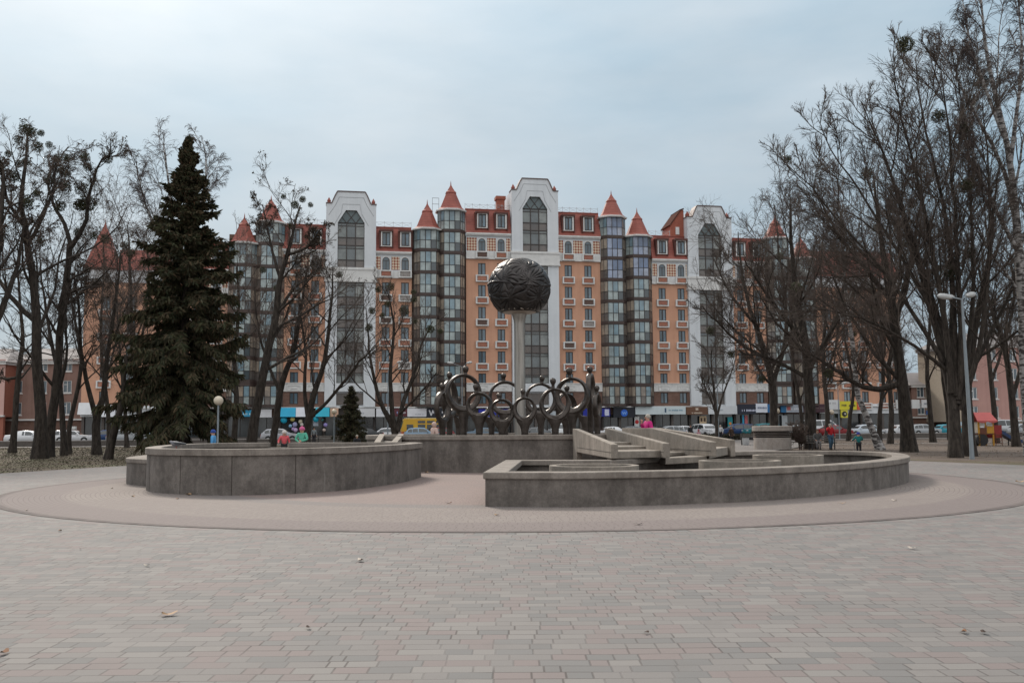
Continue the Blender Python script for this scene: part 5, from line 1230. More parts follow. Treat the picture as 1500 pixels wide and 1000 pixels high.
trace('bare_tree', 'brownish bare tree just left of the stout tree with the horizontal limb', 79., [[(1304, 652, .24), (1306, 600, .2), (1302, 540, .17), (1312, 470, .12), (1308, 400, .08), (1302, 330, .03), 0], [(1303, 550, .12), (1284, 500, .09), (1274, 440, .05), 0]], 134, lv=LD, tw_m=twig_red, nest=3)
trace('bare_tree', 'brownish bare tree at the left end of the building behind the low V fork tree', 88., [[(160, 652, .22), (158, 600, .19), (150, 540, .16), (148, 470, .12), (152, 400, .07), (150, 345, .03), 0], [(154, 560, .12), (170, 500, .09), (178, 440, .05), 0]], 135, lv=LD, tw_m=twig_red)
# shrubs
def shrub(label, x, y, h, n, seed, name='bare_shrub'):
    g = np.random.default_rng(seed); st = []
    for i in range(n):
        a = g.uniform(0, 2*PI); l = g.uniform(.1, .5)
        st.append(([(x+.08*math.cos(a), y+.08*math.sin(a), -.05), (x+l*h*.4*math.cos(a), y+l*h*.4*math.sin(a), h*.5), (x+l*h*math.cos(a), y+l*h*math.sin(a), h)], [.02, .015, .008]))
    return build_tree(name, label, (x, y, -.05), st, seed, 'bare shrubs', 'shrub', lv=[(6, .15, 1, (.4, .9), .45, .05, .2, 4), (6, .1, 1, (.4, 1.), .5, .03, .2, 3), (4, .1, 1, (.4, 1.), .5, .03, .2, 2)], tw_m=twig_red, bark_m=twig_red)
for i, (px, Y, h, lab) in enumerate(((1172, 62, 1.2, 'tangled bare brown shrub right of the round louvred kiosk'), (1181, 66, 1.1, 'bare brown shrub at the foot of the thick trunk'), (1166, 90, 1.6, 'wide bare shrub behind the kiosk near the parked cars'), (1108, 92, 1.3, 'dark bare shrub behind the bench with the lying person'))):
    X = spot(px, 640, Y); shrub(lab, X[0], Y, h, 12, 200+i)

# --- spruces
def spruce(name, label, base, H, rad_at, nwh, per, spray, seed, group='spruces', cones=0, z0=.08):
    g = np.random.default_rng(seed); root = thing(name, label, 'spruce', base, 0, group)
    P, _ = resample([(0, 0, -.05), (.05, 0, H*.5), (0, .03, H)], [1, 1, 1], 12)
    r = np.linspace(.02*H+.02, .012, 13); V, Q = tubes(P[None], r[None], 9)
    put('trunk', np_mesh('trunk', V, Q, bark, True), root)
    K = nwh*per; s = (np.arange(K)+g.uniform(0, 1, K))/K; z = H*np.clip(z0+(.985-z0)*(s**.92+g.normal(0, .012, K)), .04, .985)
    a = np.arange(K)*2.399+g.normal(0, .35, K); L = np.interp(z/H, *zip(*rad_at))*g.uniform(.42, 1.28, K)
    n = 8; el = np.interp(z/H, [0, .35, .6, .8, 1], [-.25, .02, .36, .62, 1.05])+g.normal(0, .2, K)
    D = np.c_[np.cos(a)*np.cos(el), np.sin(a)*np.cos(el), np.sin(el)]; B = np.zeros((K, n+1, 3)); B[:, 0, 2] = z
    for i in range(n):
        D[:, 2] += np.where(i < n*.55, -.09, .10); D += g.normal(0, .05, D.shape); D = norm(D); B[:, i+1] = B[:, i]+D*(L/n)[:, None]
    V, Q = tubes(B, np.linspace(.045, .01, n+1)[None]*(.4+.6*(L/L.max()))[:, None], 4)
    put('bough', tag_mesh(np_mesh('boughs', V, Q, bark)), root)
    # hanging sprays of needles
    m = spray; cnt = (m*(.35+.65*L/L.max())).astype(int); idx = np.repeat(np.arange(K), cnt); N = len(idx)
    u = g.uniform(.10, 1., N)**.8; f = u*n; k = np.minimum(f.astype(int), n-1); fr = (f-k)[:, None]
    A = B[idx, k]*(1-fr)+B[idx, k+1]*fr+g.normal(0, .05, (N, 3)); T = norm(B[idx, k+1]-B[idx, k]); sd = norm(np.cross(T, [0, 0, 1.]))*np.where(g.random(N) < .5, -1, 1)[:, None]
    top = (z[idx]/H)[:, None]
    d = norm(T*g.uniform(.25, .9, (N, 1))+sd*g.uniform(.1, 1., (N, 1))+np.array([0, 0, -1.])*g.uniform(.0, 1.6, (N, 1))*(1.3-top)+np.array([0, 0, 1.])*.35*top+g.normal(0, .15, (N, 3)))
    ln = (g.uniform(.22, .62, N)*np.interp(L[idx], [0, .35*L.max(), L.max()], [.22, .72, 1.]))[:, None]*max(H/18, .55)*1.05
    wv = norm(np.cross(d, g.normal(size=(N, 3))))*g.uniform(.024, .058, (N, 1))*max(H/18, .55)*1.3
    mid = A+d*ln*.5+np.array([0, 0, -.03]); tip = A+d*ln+np.array([0, 0, -1.])*ln*.22*(1.2-top)
    V = np.stack([A, mid-wv, tip, mid+wv], 1)
    V2 = np.stack([A, mid-np.cross(d, wv), tip, mid+np.cross(d, wv)], 1)
    V = np.concatenate([V, V2]).reshape(-1, 3)
    put('needles', np_mesh('needles', V, np.arange(len(V)).reshape(-1, 4), needle_m), root)
    if cones:
        ok = np.where((u > .45) & (top[:, 0] > .42))[0]; c = g.choice(ok, cones); p = A[c]; ln = g.uniform(.12, .3, (cones, 1)); wv = norm(np.cross(g.normal(size=(cones, 3)), [0, 0, 1.]))*.05
        V = np.stack([p, p-wv-[0, 0, .1], p-ln*[0, 0, 1.], p+wv-[0, 0, .1]], 1).reshape(-1, 3)
        put('cones', np_mesh('cones', V, np.arange(len(V)).reshape(-1, 4), cone_m), root)
    return root
def tag_mesh(m): return m
X = spot(266, 640, 52.)
spruce('spruce_tree', 'tall dark spruce towering behind the left basin', (X[0], 52, -.03), 17.9, [(0, 3.2), (.15, 3.7), (.35, 3.1), (.5, 2.6), (.65, 1.95), (.8, 1.15), (.92, .48), (1, .03)], 58, 7, 230, 301, cones=3200, z0=.10)
X = spot(514, 640, 80.)
spruce('spruce_tree', 'young dark spruce between the balloon shop and the parked dark sedan', (X[0], 80, -.03), 5.0, [(0, 1.45), (.3, 1.3), (.6, .85), (.85, .4), (1, .1)], 22, 8, 110, 302, z0=.03)
# ------------------------------------------------------------------ cars
tyre_m = M('tyre', (.012, .012, .012), .85); rim_m = M('wheel_rim', (.32, .33, .34), .35, .7)
cglass = M('car_glass', (.012, .016, .02), .05, c2=(.03, .04, .045), scale=.8, spec=.9)
lamp_m = M('head_lamp', (.55, .57, .6), .15); tail_m = M('tail_lamp', (.32, .012, .01), .25); black_m = M('black_plastic', (.015, .015, .016), .6); plate_m = M('number_plate', (.6, .6, .58), .5)
KINDS = {  # length, width, height, belt, profile of roof (x fraction, z)
 'hatch': (4.1, 1.74, 1.48, .90, [(.0, .62), (.02, .86), (.26, .98), (.44, 1.44), (.60, 1.48), (.85, 1.40), (.97, .98), (1., .72)]),
 'sedan': (4.5, 1.76, 1.44, .88, [(.0, .58), (.02, .80), (.27, .94), (.43, 1.40), (.58, 1.44), (.70, 1.38), (.83, 1.02), (.985, .95), (1., .66)]),
 'suv': (4.5, 1.86, 1.70, 1.02, [(.0, .70), (.02, 1.0), (.24, 1.12), (.38, 1.62), (.55, 1.70), (.88, 1.62), (.97, 1.12), (1., .8)]),
 'wagon': (4.15, 1.64, 1.47, .88, [(.0, .60), (.015, .84), (.30, .93), (.43, 1.40), (.55, 1.46), (.90, 1.44), (.985, .92), (1., .7)]),
 'van': (4.9, 1.95, 2.0, 1.12, [(.0, .75), (.02, 1.05), (.12, 1.2), (.26, 1.9), (.40, 2.0), (.95, 1.96), (.99, 1.2), (1., .8)]),
}
def car(kind, color, label, px, Y, h0=.105, face=1, yaw=None, name='parked_car', cat='car', group='cars parked along the street', extra=None):
    L, W, H, belt, prof = KINDS[kind]
    x0 = spot(px, 640, Y)[0]
    yaw = PHI*.9 if yaw is None else yaw
    o = thing(name, label, cat, (x0, Y, h0), yaw+(0 if face > 0 else PI), group)
    paint = M('car_paint_%s' % '_'.join('%02d' % int(q*99) for q in color), color, .28, .15, c2=tuple(q*.92 for q in color), scale=1.)
    # body: stations along x, front at -L/2
    xs = sorted(set([p[0] for p in prof]+[.09, .16, .35, .52, .76, .93]))
    topz = lambda f: float(np.interp(f, [p[0] for p in prof], [p[1] for p in prof]))
    wheelx = (.19, .80); wr = .32 if kind != 'suv' else .35
    vs, fs = [], []; st = []
    for f in xs:
        zt = topz(f); w_ = W/2*(1-.16*max(0, (.12-f)/.12)**1.5-.10*max(0, (f-.93)/.07)**1.5)
        zb = min(zt-.04, belt); tw = w_*(1-.30*max(0, zt-belt)/(H-belt+.01)) if zt > belt else w_*.96
        sill = .22+.10*max(0, (.06-f)/.06)+.1*max(0, (f-.95)/.05)
        ring = [(-w_*.92, sill), (-w_, sill+.14), (-w_*1.005, (sill+zb)/2+.08), (-w_*.975, zb), (-tw, zt-.05 if zt > belt+.06 else zt-.015), (-tw*.86, zt), (tw*.86, zt), (tw, zt-.05 if zt > belt+.06 else zt-.015), (w_*.975, zb), (w_*1.005, (sill+zb)/2+.08), (w_, sill+.14), (w_*.92, sill)]
        st.append((f, ring)); vs += [((f-.5)*L, y, z) for y, z in ring]
    n = 12
    for i in range(len(xs)-1):
        for k in range(n): fs.append((i*n+k, i*n+(k+1) % n, (i+1)*n+(k+1) % n, (i+1)*n+k))
    fs += [tuple(range(n)), tuple(range(len(xs)*n-1, (len(xs)-1)*n-1, -1))]
    body = MB().add(vs, fs).build('body', paint, o, smooth=True)
    # glass strips lie just proud of the cabin
    def surf(f, zf, side):          # point on cabin flank
        zt = topz(f); w_ = W/2*.975; tw = W/2*(1-.30*max(0, zt-belt)/(H-belt+.01)); z = belt+(zt-.05-belt)*zf
        return ((f-.5)*L, side*(w_+(tw-w_)*zf+.006), z)
    cab = [p[0] for p in prof if p[1] > belt+.3]; fa, fb = cab[0], cab[-1]
    g = MB(); fr0 = [p for p in prof if p[0] < fa][-1][0]; rr = [p for p in prof if p[0] > fb][0][0]
    pil = [fa-(fa-fr0)*.55, fa+(fb-fa)*.42, fb-(fb-fa)*.02]
    for s_ in (-1, 1):
        segs = [(pil[0]+.02, pil[1]-.01), (pil[1]+.01, fb-(0.10 if kind in ('sedan',) else .03))]
        if kind in ('suv', 'wagon', 'van', 'hatch'): segs = [(pil[0]+.02, pil[1]-.01), (pil[1]+.01, fa+(fb-fa)*.80), (fa+(fb-fa)*.83, min(rr-.03, fb+.045))]
        for a, b in segs:
            m = 4; row = [a+(b-a)*i/m for i in range(m+1)]
            for q, r_ in zip(row, row[1:]):
                lo, hi = .10, .90
                g.quad(surf(q, lo, s_), surf(r_, lo, s_), surf(r_, hi, s_), surf(q, hi, s_))
    def slope(fa_, fb_, ins=.80):   # wind and rear screens
        za, zb = topz(fa_), topz(fb_); wa = W/2*.97*ins; wb = W/2*(1-.30*max(0, zb-belt)/(H-belt))*ins
        xa, xb = (fa_-.5)*L, (fb_-.5)*L; nx, nz = (zb-za), -(xb-xa); l = math.hypot(nx, nz); nx, nz = -nx/l*.012, abs(nz)/l*.012
        if fa_ > fb_: nx = -nx
        nx = -.012 if fa_ < fb_ else .012
        g.quad((xa+nx, -wa, za+.012), (xa+nx, wa, za+.012), (xb+nx, wb, zb-.02), (xb+nx, -wb, zb-.02))
    slope(fr0+(fa-fr0)*.08, fa-(fa-fr0)*.06, .86); slope(rr-(rr-fb)*.1, fb+(rr-fb)*.12, .82)
    g.build('window', cglass, o)
    for wx in wheelx:
        for s_ in (-1, 1):
            wc = ((wx-.5)*L, s_*(W/2-.09), wr)
            arch = MB().lathe([(wr*1.14, 0), (wr*1.14, .012), (0, .012)], 18).move(lambda p: (wc[0]+p[0], s_*(W/2+.002)+s_*p[2]*.3, wr+.02+p[1] if p[1] > -.1 else wr+.02+p[1]))
            wl = MB().lathe([(wr*.6, -.1), (wr*.95, -.1), (wr, -.06), (wr, .06), (wr*.95, .1), (wr*.6, .1)], 20).move(lambda p: (p[0], p[2], p[1]))
            w_ = wl.build('wheel', tyre_m, o, wc, True)
            MB().lathe([(wr*.62, 0), (wr*.6, .02), (wr*.3, .035), (0, .04)], 14).move(lambda p: (p[0], s_*(p[2]+.082), p[1])).build('rim', rim_m, w_)
            arch.build('wheel_arch', black_m, o)
    for s_ in (-1, 1):
        zf = topz(.02)-.12; x = -L/2
        MB().box(x+.005, x+.16, s_*W*.36-.15, s_*W*.36+.15, zf-.08, zf+.07).build('headlight', lamp_m, o)
        zr = topz(.985)-.12
        MB().box(L/2-.14, L/2+.004, s_*W*.385-.13, s_*W*.385+.11, zr-.12, zr+.1).build('tail_light', tail_m, o)
        MB().box((pil[0]-.5)*L-.02, (pil[0]-.5)*L+.12, s_*(W/2+.02)-.01, s_*(W/2+.17), belt+.02, belt+.15).build('mirror', paint, o)
    MB().box(-L/2-.012, -L/2+.1, -W*.30, W*.30, .34, .52).build('grille', black_m, o)
    MB().box(L/2-.05, L/2+.012, -.26, .26, .52, .63).box(-L/2-.02, -L/2+.02, -.26, .26, .36, .46).build('number_plate', plate_m, o)
    if extra: extra(o, L, W, H)
    return o
WH_ = (.62, .63, .65); SIL = (.36, .38, .40); GR = (.14, .15, .16); DK = (.018, .02, .025); NAVY = (.02, .05, .14); TEAL = (.015, .17, .20); RED = (.22, .012, .016); LBL = (.30, .38, .46)
def rack(o, L, W, H):
    m = MB()
    for x in (-.1, .7): m.box(x, x+.04, -W*.38, W*.38, H+.05, H+.08).box(x, x+.04, -W*.38, -W*.36, H-.06, H+.05).box(x, x+.04, W*.36, W*.38, H-.06, H+.05)
    m.build('roof_rack', black_m, o); MB().box(-.2, .55, -.3, .3, H+.085, H+.4).build('roof_box', plate_m, o)
CARS = [
 ('sedan', WH_, 'white sedan seen between tree trunks at the far left', 42, 103, .105, -1, {}),
 ('wagon', WH_, 'white estate car with a box on its roof rack at the left', 108, 106.5, .105, -1, dict(extra=rack)),
 ('hatch', NAVY, 'dark blue hatchback behind the trunk right of the white estate car', 155, 112, .105, 1, {}),
 ('hatch', SIL, 'grey hatchback with its red tail light showing under the spruce', 186, 106, .105, -1, {}),
 ('sedan', LBL, 'pale blue sedan half hidden beneath the spruce boughs', 232, 112, .105, 1, {}),
 ('hatch', (.40, .41, .44), 'silver hatchback parked in front of the balloon shop', 411, 103, .105, -1, {}),
 ('sedan', DK, 'black sedan beside the young spruce', 533, 111, .105, 1, {}),
 ('hatch', WH_, 'white hatchback peeping out behind the black sedan', 562, 118, .105, 1, {}),
 ('hatch', (.20, .30, .40), 'pale blue hatchback parked in front of the yellow minibus', 618, 108, .105, -1, {}),
 ('hatch', RED, 'red car with a pale roof behind the hooded person', 640, 114, .105, 1, {}),
 ('sedan', (.09, .14, .19), 'blue grey sedan seen through the low rings left of the pole', 710, 112, .105, -1, {}),
 ('sedan', GR, 'dark grey sedan seen between the pole and the right hand rings', 782, 114, .105, 1, {}),
 ('van', (.60, .62, .63), 'small white van facing the viewer between the ring figure stems', 818, 114, .105, 1, dict(yaw=PI/2+.1)),
 ('sedan', WH_, 'white sedan directly right of the bronze ring figures', 893, 112, .105, 1, {}),
 ('hatch', GR, 'grey hatchback behind the second cascade fin', 921, 119, .105, 1, {}),
 ('sedan', DK, 'black sedan behind the woman in pink', 956, 117, .105, -1, {}),
 ('hatch', SIL, 'silver hatchback just right of the woman in pink', 979, 116, .105, 1, {}),
 ('hatch', WH_, 'white hatchback under the brown shop sign', 1004, 117, .105, -1, {}),
 ('suv', WH_, 'white off-roader facing the viewer beside the slim young tree', 1034, 113, .105, 1, dict(yaw=PI/2+.35)),
 ('suv', NAVY, 'dark blue off-roader left of the round kiosk', 1081, 117, .105, 1, {}),
 ('suv', TEAL, 'teal off-roader behind the left edge of the round kiosk', 1117, 113, .105, 1, {}),
 ('hatch', SIL, 'silver hatchback behind the right edge of the round kiosk', 1161, 114, .105, 1, {}),
 ('van', WH_, 'white van behind the thick trunk near the bench', 1203, 123, .235, -1, {}),
 ('sedan', RED, 'dark red sedan behind the woman in the red jacket', 1222, 117, .105, -1, {}),
 ('hatch', (.50, .56, .62), 'pale blue white hatchback behind the leaning birch', 1263, 118, .105, 1, {}),
 ('sedan', WH_, 'white sedan left of the stout trunk', 1318, 121, .105, 1, {}),
 ('hatch', SIL, 'silver hatchback right of the stout trunk', 1353, 121, .105, -1, {}),
 ('sedan', (.02, .26, .34), 'bright teal sedan behind the huge many stemmed tree', 1382, 124, .105, 1, {}),
 ('van', (.50, .52, .54), 'long pale van at the right behind the playground slide', 1466, 126, .105, 1, {}),
 ('sedan', SIL, 'pale silver car at the right edge beyond the slide', 1494, 122, .105, 1, {}),
]
for k_, c_, lab, px, Y, h0, fc, kw in CARS: car(k_, c_, lab, px, Y, h0, fc, **kw)

# yellow minibus
X = spot(623, 640, 117)
bus = thing('minibus', 'yellow and orange minibus with a row of windows parked behind a pale blue car', 'minibus', (X[0], 117, .105), PHI)
yel = M('bus_yellow', (.62, .40, .03), .4, c2=(.56, .30, .03), scale=.8); org = M('bus_orange', (.55, .17, .03), .4, c2=(.30, .05, .06), scale=.9)
L, W, H = 6.0, 2.0, 2.55
def busbody(z0, z1, mat, name, ins=0.):
    P = [(-L/2+.05, z0), (L/2-.05, z0), (L/2, z0+.1), (L/2-.05*(z1 > 2), z1), (-L/2+.35*(z1 > 2), z1), (-L/2, max(z0+.1, min(z1, 1.3)))]
    return MB().slab(P, -W/2+ins, W/2-ins).build(name, mat, bus)
busbody(.35, 1.02, org, 'lower_body'); busbody(1.02, H, yel, 'body', .006)
MB().box(-L/2+.5, L/2-.2, -W/2+.12, W/2-.12, H, H+.08).build('roof', M('bus_roof', (.62, .55, .35), .5), bus)
gw = MB(); fw = MB()
for i, (a, b) in enumerate(((-2.35, -1.55), (-1.0, -.1), (.1, 1.0), (1.2, 2.1), (2.25, 2.8))):
    for s_ in (-1, 1): gw.box(a, b, s_*W/2-.01 if s_ > 0 else -W/2-.012, s_*W/2+.012 if s_ > 0 else -W/2+.01, 1.15, 1.85)
    if i: gw.box(a, b, -W/2-.012, -W/2+.01, 2.0, 2.3)
gw.build('window', cglass, bus)
MB().add([(-L/2-.012, -.85, 1.32), (-L/2-.012, .85, 1.32), (-L/2+.28, .8, 2.3), (-L/2+.28, -.8, 2.3)], [(0,1,2,3)]).build('windscreen', M('green_glass', (.05, .16, .14), .1), bus)
for x in (-1.9, 1.8):
    for s_ in (-1, 1):
        w_ = MB().lathe([(.2, -.1), (.38, -.1), (.38, .1), (.2, .1)], 18).move(lambda p: (p[0], p[2], p[1])).build('wheel', tyre_m, bus, (x, s_*(W/2-.1), .38), True)
        MB().lathe([(.22, 0), (.1, .03), (0, .03)], 12).move(lambda p: (p[0], s_*(p[2]+.08), p[1])).build('rim', rim_m, w_)
for s_ in (-1, 1): MB().box(-L/2-.02, -L/2+.1, s_*.75-.14, s_*.75+.14, .7, .88).build('headlight', lamp_m, bus)

# ------------------------------------------------------------------ lamps
pole_m = M('galvanised_pole', (.25, .285, .31), .6, .2, c2=(.19, .22, .245), scale=1.5)
globe_w = M('lamp_globe', (.62, .54, .42), .45, c2=(.50, .44, .35), scale=6)
def globe_lamp(label, px, top, Y, r=.21):
    p = spot(px, top, Y); b = p[0]
    o = thing('globe_lamp', label, 'lamp', (b, Y, -.03), 0, 'globe lamps in the park')
    h = p[2]+.03
    MB().lathe([(.09, 0), (.09, .25), (.045, .3), (.04, h-r*.95), (.075, h-r*.9), (.085, h-r*.72)], 14).build('pole', pole_m, o, smooth=True)
    MB().ell((0, 0, h), (r, r, r), 20, 14).build('lamp_globe', globe_w, o, smooth=True)
globe_lamp('white globe lamp on a pale pole behind the child in blue', 320, 586.5, 43)
globe_lamp('cream globe lamp beside the young spruce', 489.5, 603, 76)
globe_lamp('cream globe lamp rising behind the round kiosk', 1138, 601.5, 70)
globe_lamp('cream globe lamp left of the square yellow sign', 1218.5, 603.5, 84)
def street_lamp(label, px, py, Y, top, heads, lean=0., name='street_lamp', r=.08):
    a = ground(px, py); x0 = spot(px, py, Y)[0]; h = top
    o = thing(name, label, 'street lamp', (x0, Y, -.03), 0, 'street lamps')
    MB().tube([(0, 0, 0), (0, 0, .3), (lean*.5, 0, h*.5), (lean, 0, h)], [r*1.35, r*1.2, r, r*.62], 14).build('pole', pole_m, o, smooth=True)
    for dx, dy, dz in heads:
        arm = MB().tube([(lean, 0, h-.05), (lean+dx*.5, dy*.5, h+dz*.7), (lean+dx*.62, dy*.62, h+dz)], .028, 8).build('arm', pole_m, o, smooth=True)
        d = Vector((dx, dy, .12)).normalized(); c = Vector((lean+dx*.62, dy*.62, h+dz)); pts = [c-d*.08, c+d*.08, c+d*.3, c+d*.52, c+d*.62]
        MB().tube([tuple(q) for q in pts], [.05, .11, .14, .11, .03], 12).move(lambda p: (p[0], p[1], p[2])).build('lamp_head', M('lamp_head_grey', (.50, .51, .51), .5, c2=(.4, .41, .41)), arm, smooth=True)
street_lamp('tall pale blue grey street lamp with three heads at the right', 1424, 671, 42.5, 7.15, [(-1.0, -.25, .03), (-.25, .9, .14), (.55, .35, .16)], -.10)
street_lamp('thin street lamp with one arm rising through the many stemmed tree', 568, 645, 100, 7.6, [(1.7, -.5, .8)], 0, r=.06)
street_lamp('thin pale lamp pole beside the slim young bare tree', 1052.5, 642, 92, 6.4, [(-.6, -.8, .1)], 0, r=.06)
street_lamp('far street lamp whose bright head shows above the left bronze figures', 677, 640, 104, 8.2, [(-1.6, -.4, .35), (.9, -.4, .35)], 0, r=.055)
street_lamp('far street lamp with two small heads above the yellow sign', 1230, 640, 106, 6.0, [(-.6, -.3, .1), (.6, -.3, .1)], 0, r=.055)

# ------------------------------------------------------------------ low wall, hedges, benches, kiosk
lw = MB(); x0, x1 = -85., 10.
def low_wall(label, xa, xb):
    o = thing('low_wall', label, 'wall', (xa, 103.6+.19*xa, -.05), math.atan(.19), 'low walls along the street'); L = (xb-xa)/math.cos(math.atan(.19))
    MB().box(0, L, 0, .3, 0, .52).build('wall', M('dark_low_wall', (.085, .075, .068), .9, c2=(.13, .115, .105)), o)
    MB().box(-.03, L+.03, -.04, .34, .52, .60).build('coping', kerb_m, o)
low_wall('low dark wall with a pale coping in front of the cars at the left', -78, -17.5)
low_wall('low dark wall with a pale coping in front of the cars at the right', 36, 96)
hedge_m = M('hedge_leaf', (0, 0, 0), .9, island=[(.020, .024, .012), (.036, .036, .02), (.05, .042, .026), (.03, .022, .016)])
def hedge(label, xa, xb, Y, h, seed):
    g = np.random.default_rng(seed); n = int((xb-xa)*900); c = np.c_[g.uniform(xa, xb, n)-xa, g.uniform(-.5, .5, n), g.uniform(0, 1, n)**.7*h*(.85+.15*np.sin(g.uniform(xa, xb, n)*3))]
    V, Q = leafcloud(c, 1, .12, .10, g); V[:, 1] += V[:, 0]*.19
    o = put('hedge', np_mesh('hedge', V, Q, hedge_m), None, (xa, Y+.19*xa, -.05)); tag(o, label, 'hedge', 'low hedges along the street')
hedge('low dark hedge in front of the parked cars between the pole and the kiosk', 9, 35, 102.5, .75, 401)
hedge('low dark hedge by the young spruce in front of the black sedan', -17, -8.5, 101.5, .6, 402)
hedge('low dark hedge seen beneath the bronze rings', -8, 8, 103.2, .55, 403)
# kiosk
kc = spot(1137.5, 640, 61.)
kio = thing('round_kiosk', 'round pale concrete vent kiosk with dark louvres beneath its flat cap', 'kiosk', (kc[0], 62., -.02))
ck = concrete('kiosk_concrete', (.33, .285, .255), (.43, .385, .35), .3)
MB().lathe([(1.18, 0), (1.18, .77), (1.02, .77), (1.02, 1.18), (1.18, 1.18)], 56).build('body', ck, kio, smooth=True)
MB().lathe([(1.24, 1.18), (1.26, 1.2), (1.26, 1.47), (1.22, 1.5), (0, 1.52)], 56).build('cap', ck, kio, smooth=True)
lv_ = MB()
for z in (.86, .97, 1.08): lv_.lathe([(1.10, z), (1.2, z-.02), (1.2, z+.015), (1.10, z+.035)], 56)
lv_.build('louvre', M('louvre_metal', (.16, .13, .115), .6, .3), kio)
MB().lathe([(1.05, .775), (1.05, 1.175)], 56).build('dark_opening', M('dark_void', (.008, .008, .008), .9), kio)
# benches
wood = M('bench_wood', (.17, .155, .14), .85, c2=(.10, .09, .08), scale=4); iron = M('bench_iron', (.02, .02, .021), .6)
def bench(label, px, Y, rz=0., L=1.8):
    p = spot(px, 650, Y); o = thing('park_bench', label, 'bench', (p[0], Y, -.04), rz, 'park benches')
    s_ = MB()
    for i in range(4): s_.box(-L/2, L/2, -.24+.125*i, -.14+.125*i, .43, .465)
    s_.build('seat', wood, o); b_ = MB()
    for i in range(3): b_.box(-L/2, L/2, .27+.03*i, .30+.03*i, .55+.13*i, .645+.13*i)
    b_.build('backrest', wood, o)
    for x in (-L/2+.15, L/2-.15):
        l = MB().box(x-.03, x+.03, -.22, -.17, 0, .43).box(x-.03, x+.03, .2, .25, 0, .43).beam((x, .245, .40), (x, .35, .95), .05, .05).box(x-.03, x+.03, -.24, .25, .395, .428).box(x-.025, x+.025, -.24, -.2, .465, .66).box(x-.03, x+.03, -.25, .28, .66, .69)
        l.build('leg', iron, o)
    return o
bench('dark park bench with a person sitting on it beside the thick trunk', 1204, 61, .12)
bench('park bench left of the round kiosk with a person lying on it', 1101, 76, -.35)
bench('pale park bench in front of the balloon shop', 484, 92, .1, 2.6)
bin_ = thing('litter_bin', 'small white litter bin at the end of the bench left of the kiosk', 'bin', (spot(1092.5, 650, 75)[0], 75, -.04))
MB().lathe([(.2, 0), (.25, .1), (.27, .62)], 16).build('body', M('bin_white', (.5, .51, .52), .6, c2=(.38, .38, .38)), bin_, smooth=True)
MB().lathe([(.285, .62), (.285, .67), (.2, .68), (.2, .55)], 16).build('rim', iron, bin_)
# playground
Y = 70.; pg = spot(1440, 645, Y)
play = thing('playground_house', 'red roofed yellow playground house with a dark blue slide', 'playground', (pg[0], Y, -.05), .05)
py_ = M('play_yellow', (.58, .30, .02), .5, c2=(.48, .22, .02)); prd = M('play_red', (.30, .02, .018), .5, c2=(.22, .015, .015)); prf = M('play_roof', (.52, .11, .10), .6, c2=(.44, .09, .085)); pbl = M('play_blue', (.012, .04, .13), .4, c2=(.01, .03, .09)); pwd = M('play_wood', (.16, .06, .035), .8)
for x in (-.55, .5):
    for y in (-.5, .5): MB().box(x-.05, x+.05, y-.05, y+.05, 0, 1.9).build('post', py_, play)
MB().box(-.6, .55, -.55, .55, .82, .9).build('deck', pwd, play)
MB().add([(-.78, -.8, 1.78), (.72, -.8, 1.78), (.62, 0, 2.42), (-.62, 0, 2.42), (-.78, .8, 1.78), (.72, .8, 1.78)], [(0,1,2,3), (3,2,5,4)]).add([(-.78, -.8, 1.72), (.72, -.8, 1.72), (.62, 0, 2.36), (-.62, 0, 2.36), (-.78, .8, 1.72), (.72, .8, 1.72)], [(3,2,1,0), (4,5,2,3)]).build('roof', prf, play)
sc_ = [(-.78+1.5*i/12, 1.74-.10*abs(math.sin(i*PI/6))) for i in range(13)]
MB().slab([(x, z) for x, z in sc_]+[(.72, 1.8), (-.78, 1.8)], -.82, -.79).build('valance', prf, play)
MB().box(.02, .52, -.57, -.53, .9, 1.45).build('panel', py_, play); MB().box(-.5, -.02, -.56, -.54, .9, 1.3).build('rail_panel', pwd, play)
MB().box(-.45, -.15, -.6, -.58, 1.4, 1.62).box(.05, .42, -.6, -.58, 1.42, 1.62).build('white_board', plate_m, play)
MB().box(.56, 1.15, -.52, -.46, .55, 1.48).box(.56, 1.15, .4, .46, .55, 1.48).build('side_panel', prd, play)
a = [(1.0, 1.0), (1.4, .85), (1.8, .58), (2.2, .34), (2.6, .24), (3.2, .22), (3.35, .2)]
m = MB()
for (xa, za), (xb, zb) in zip(a, a[1:]):
    m.add([(xa, -.3, za), (xb, -.3, zb), (xb, .3, zb), (xa, .3, za), (xa, -.3, za-.04), (xb, -.3, zb-.04), (xb, .3, zb-.04), (xa, .3, za-.04)], [(0,1,2,3), (7,6,5,4), (0,4,5,1), (2,6,7,3)])
    for y in (-.34, .30): m.add([(xa, y, za-.06), (xb, y, zb-.06), (xb, y, zb+.2), (xa, y, za+.2), (xa, y+.04, za-.06), (xb, y+.04, zb-.06), (xb, y+.04, zb+.2), (xa, y+.04, za+.2)], [(0,1,2,3), (7,6,5,4), (3,2,6,7), (0,4,5,1)])
m.build('slide', pbl, play)
MB().tube([(1.9, 0, 0), (1.9, 0, .5)], .04, 8).build('slide_leg', iron, play)
MB().lathe([(.36, -.45), (.44, -.45), (.44, .45), (.36, .45)], 20).move(lambda p: (p[0]-.35, p[2]-.1, p[1]+.42)).build('tunnel', black_m, play)
ld = MB()
for i in range(4): ld.box(.6, 1.1, -.62, -.58, .15+.2*i, .19+.2*i)
ld.box(.6, .64, -.62, -.58, 0, .9).box(1.06, 1.1, -.62, -.58, 0, .9).build('ladder', pwd, play)

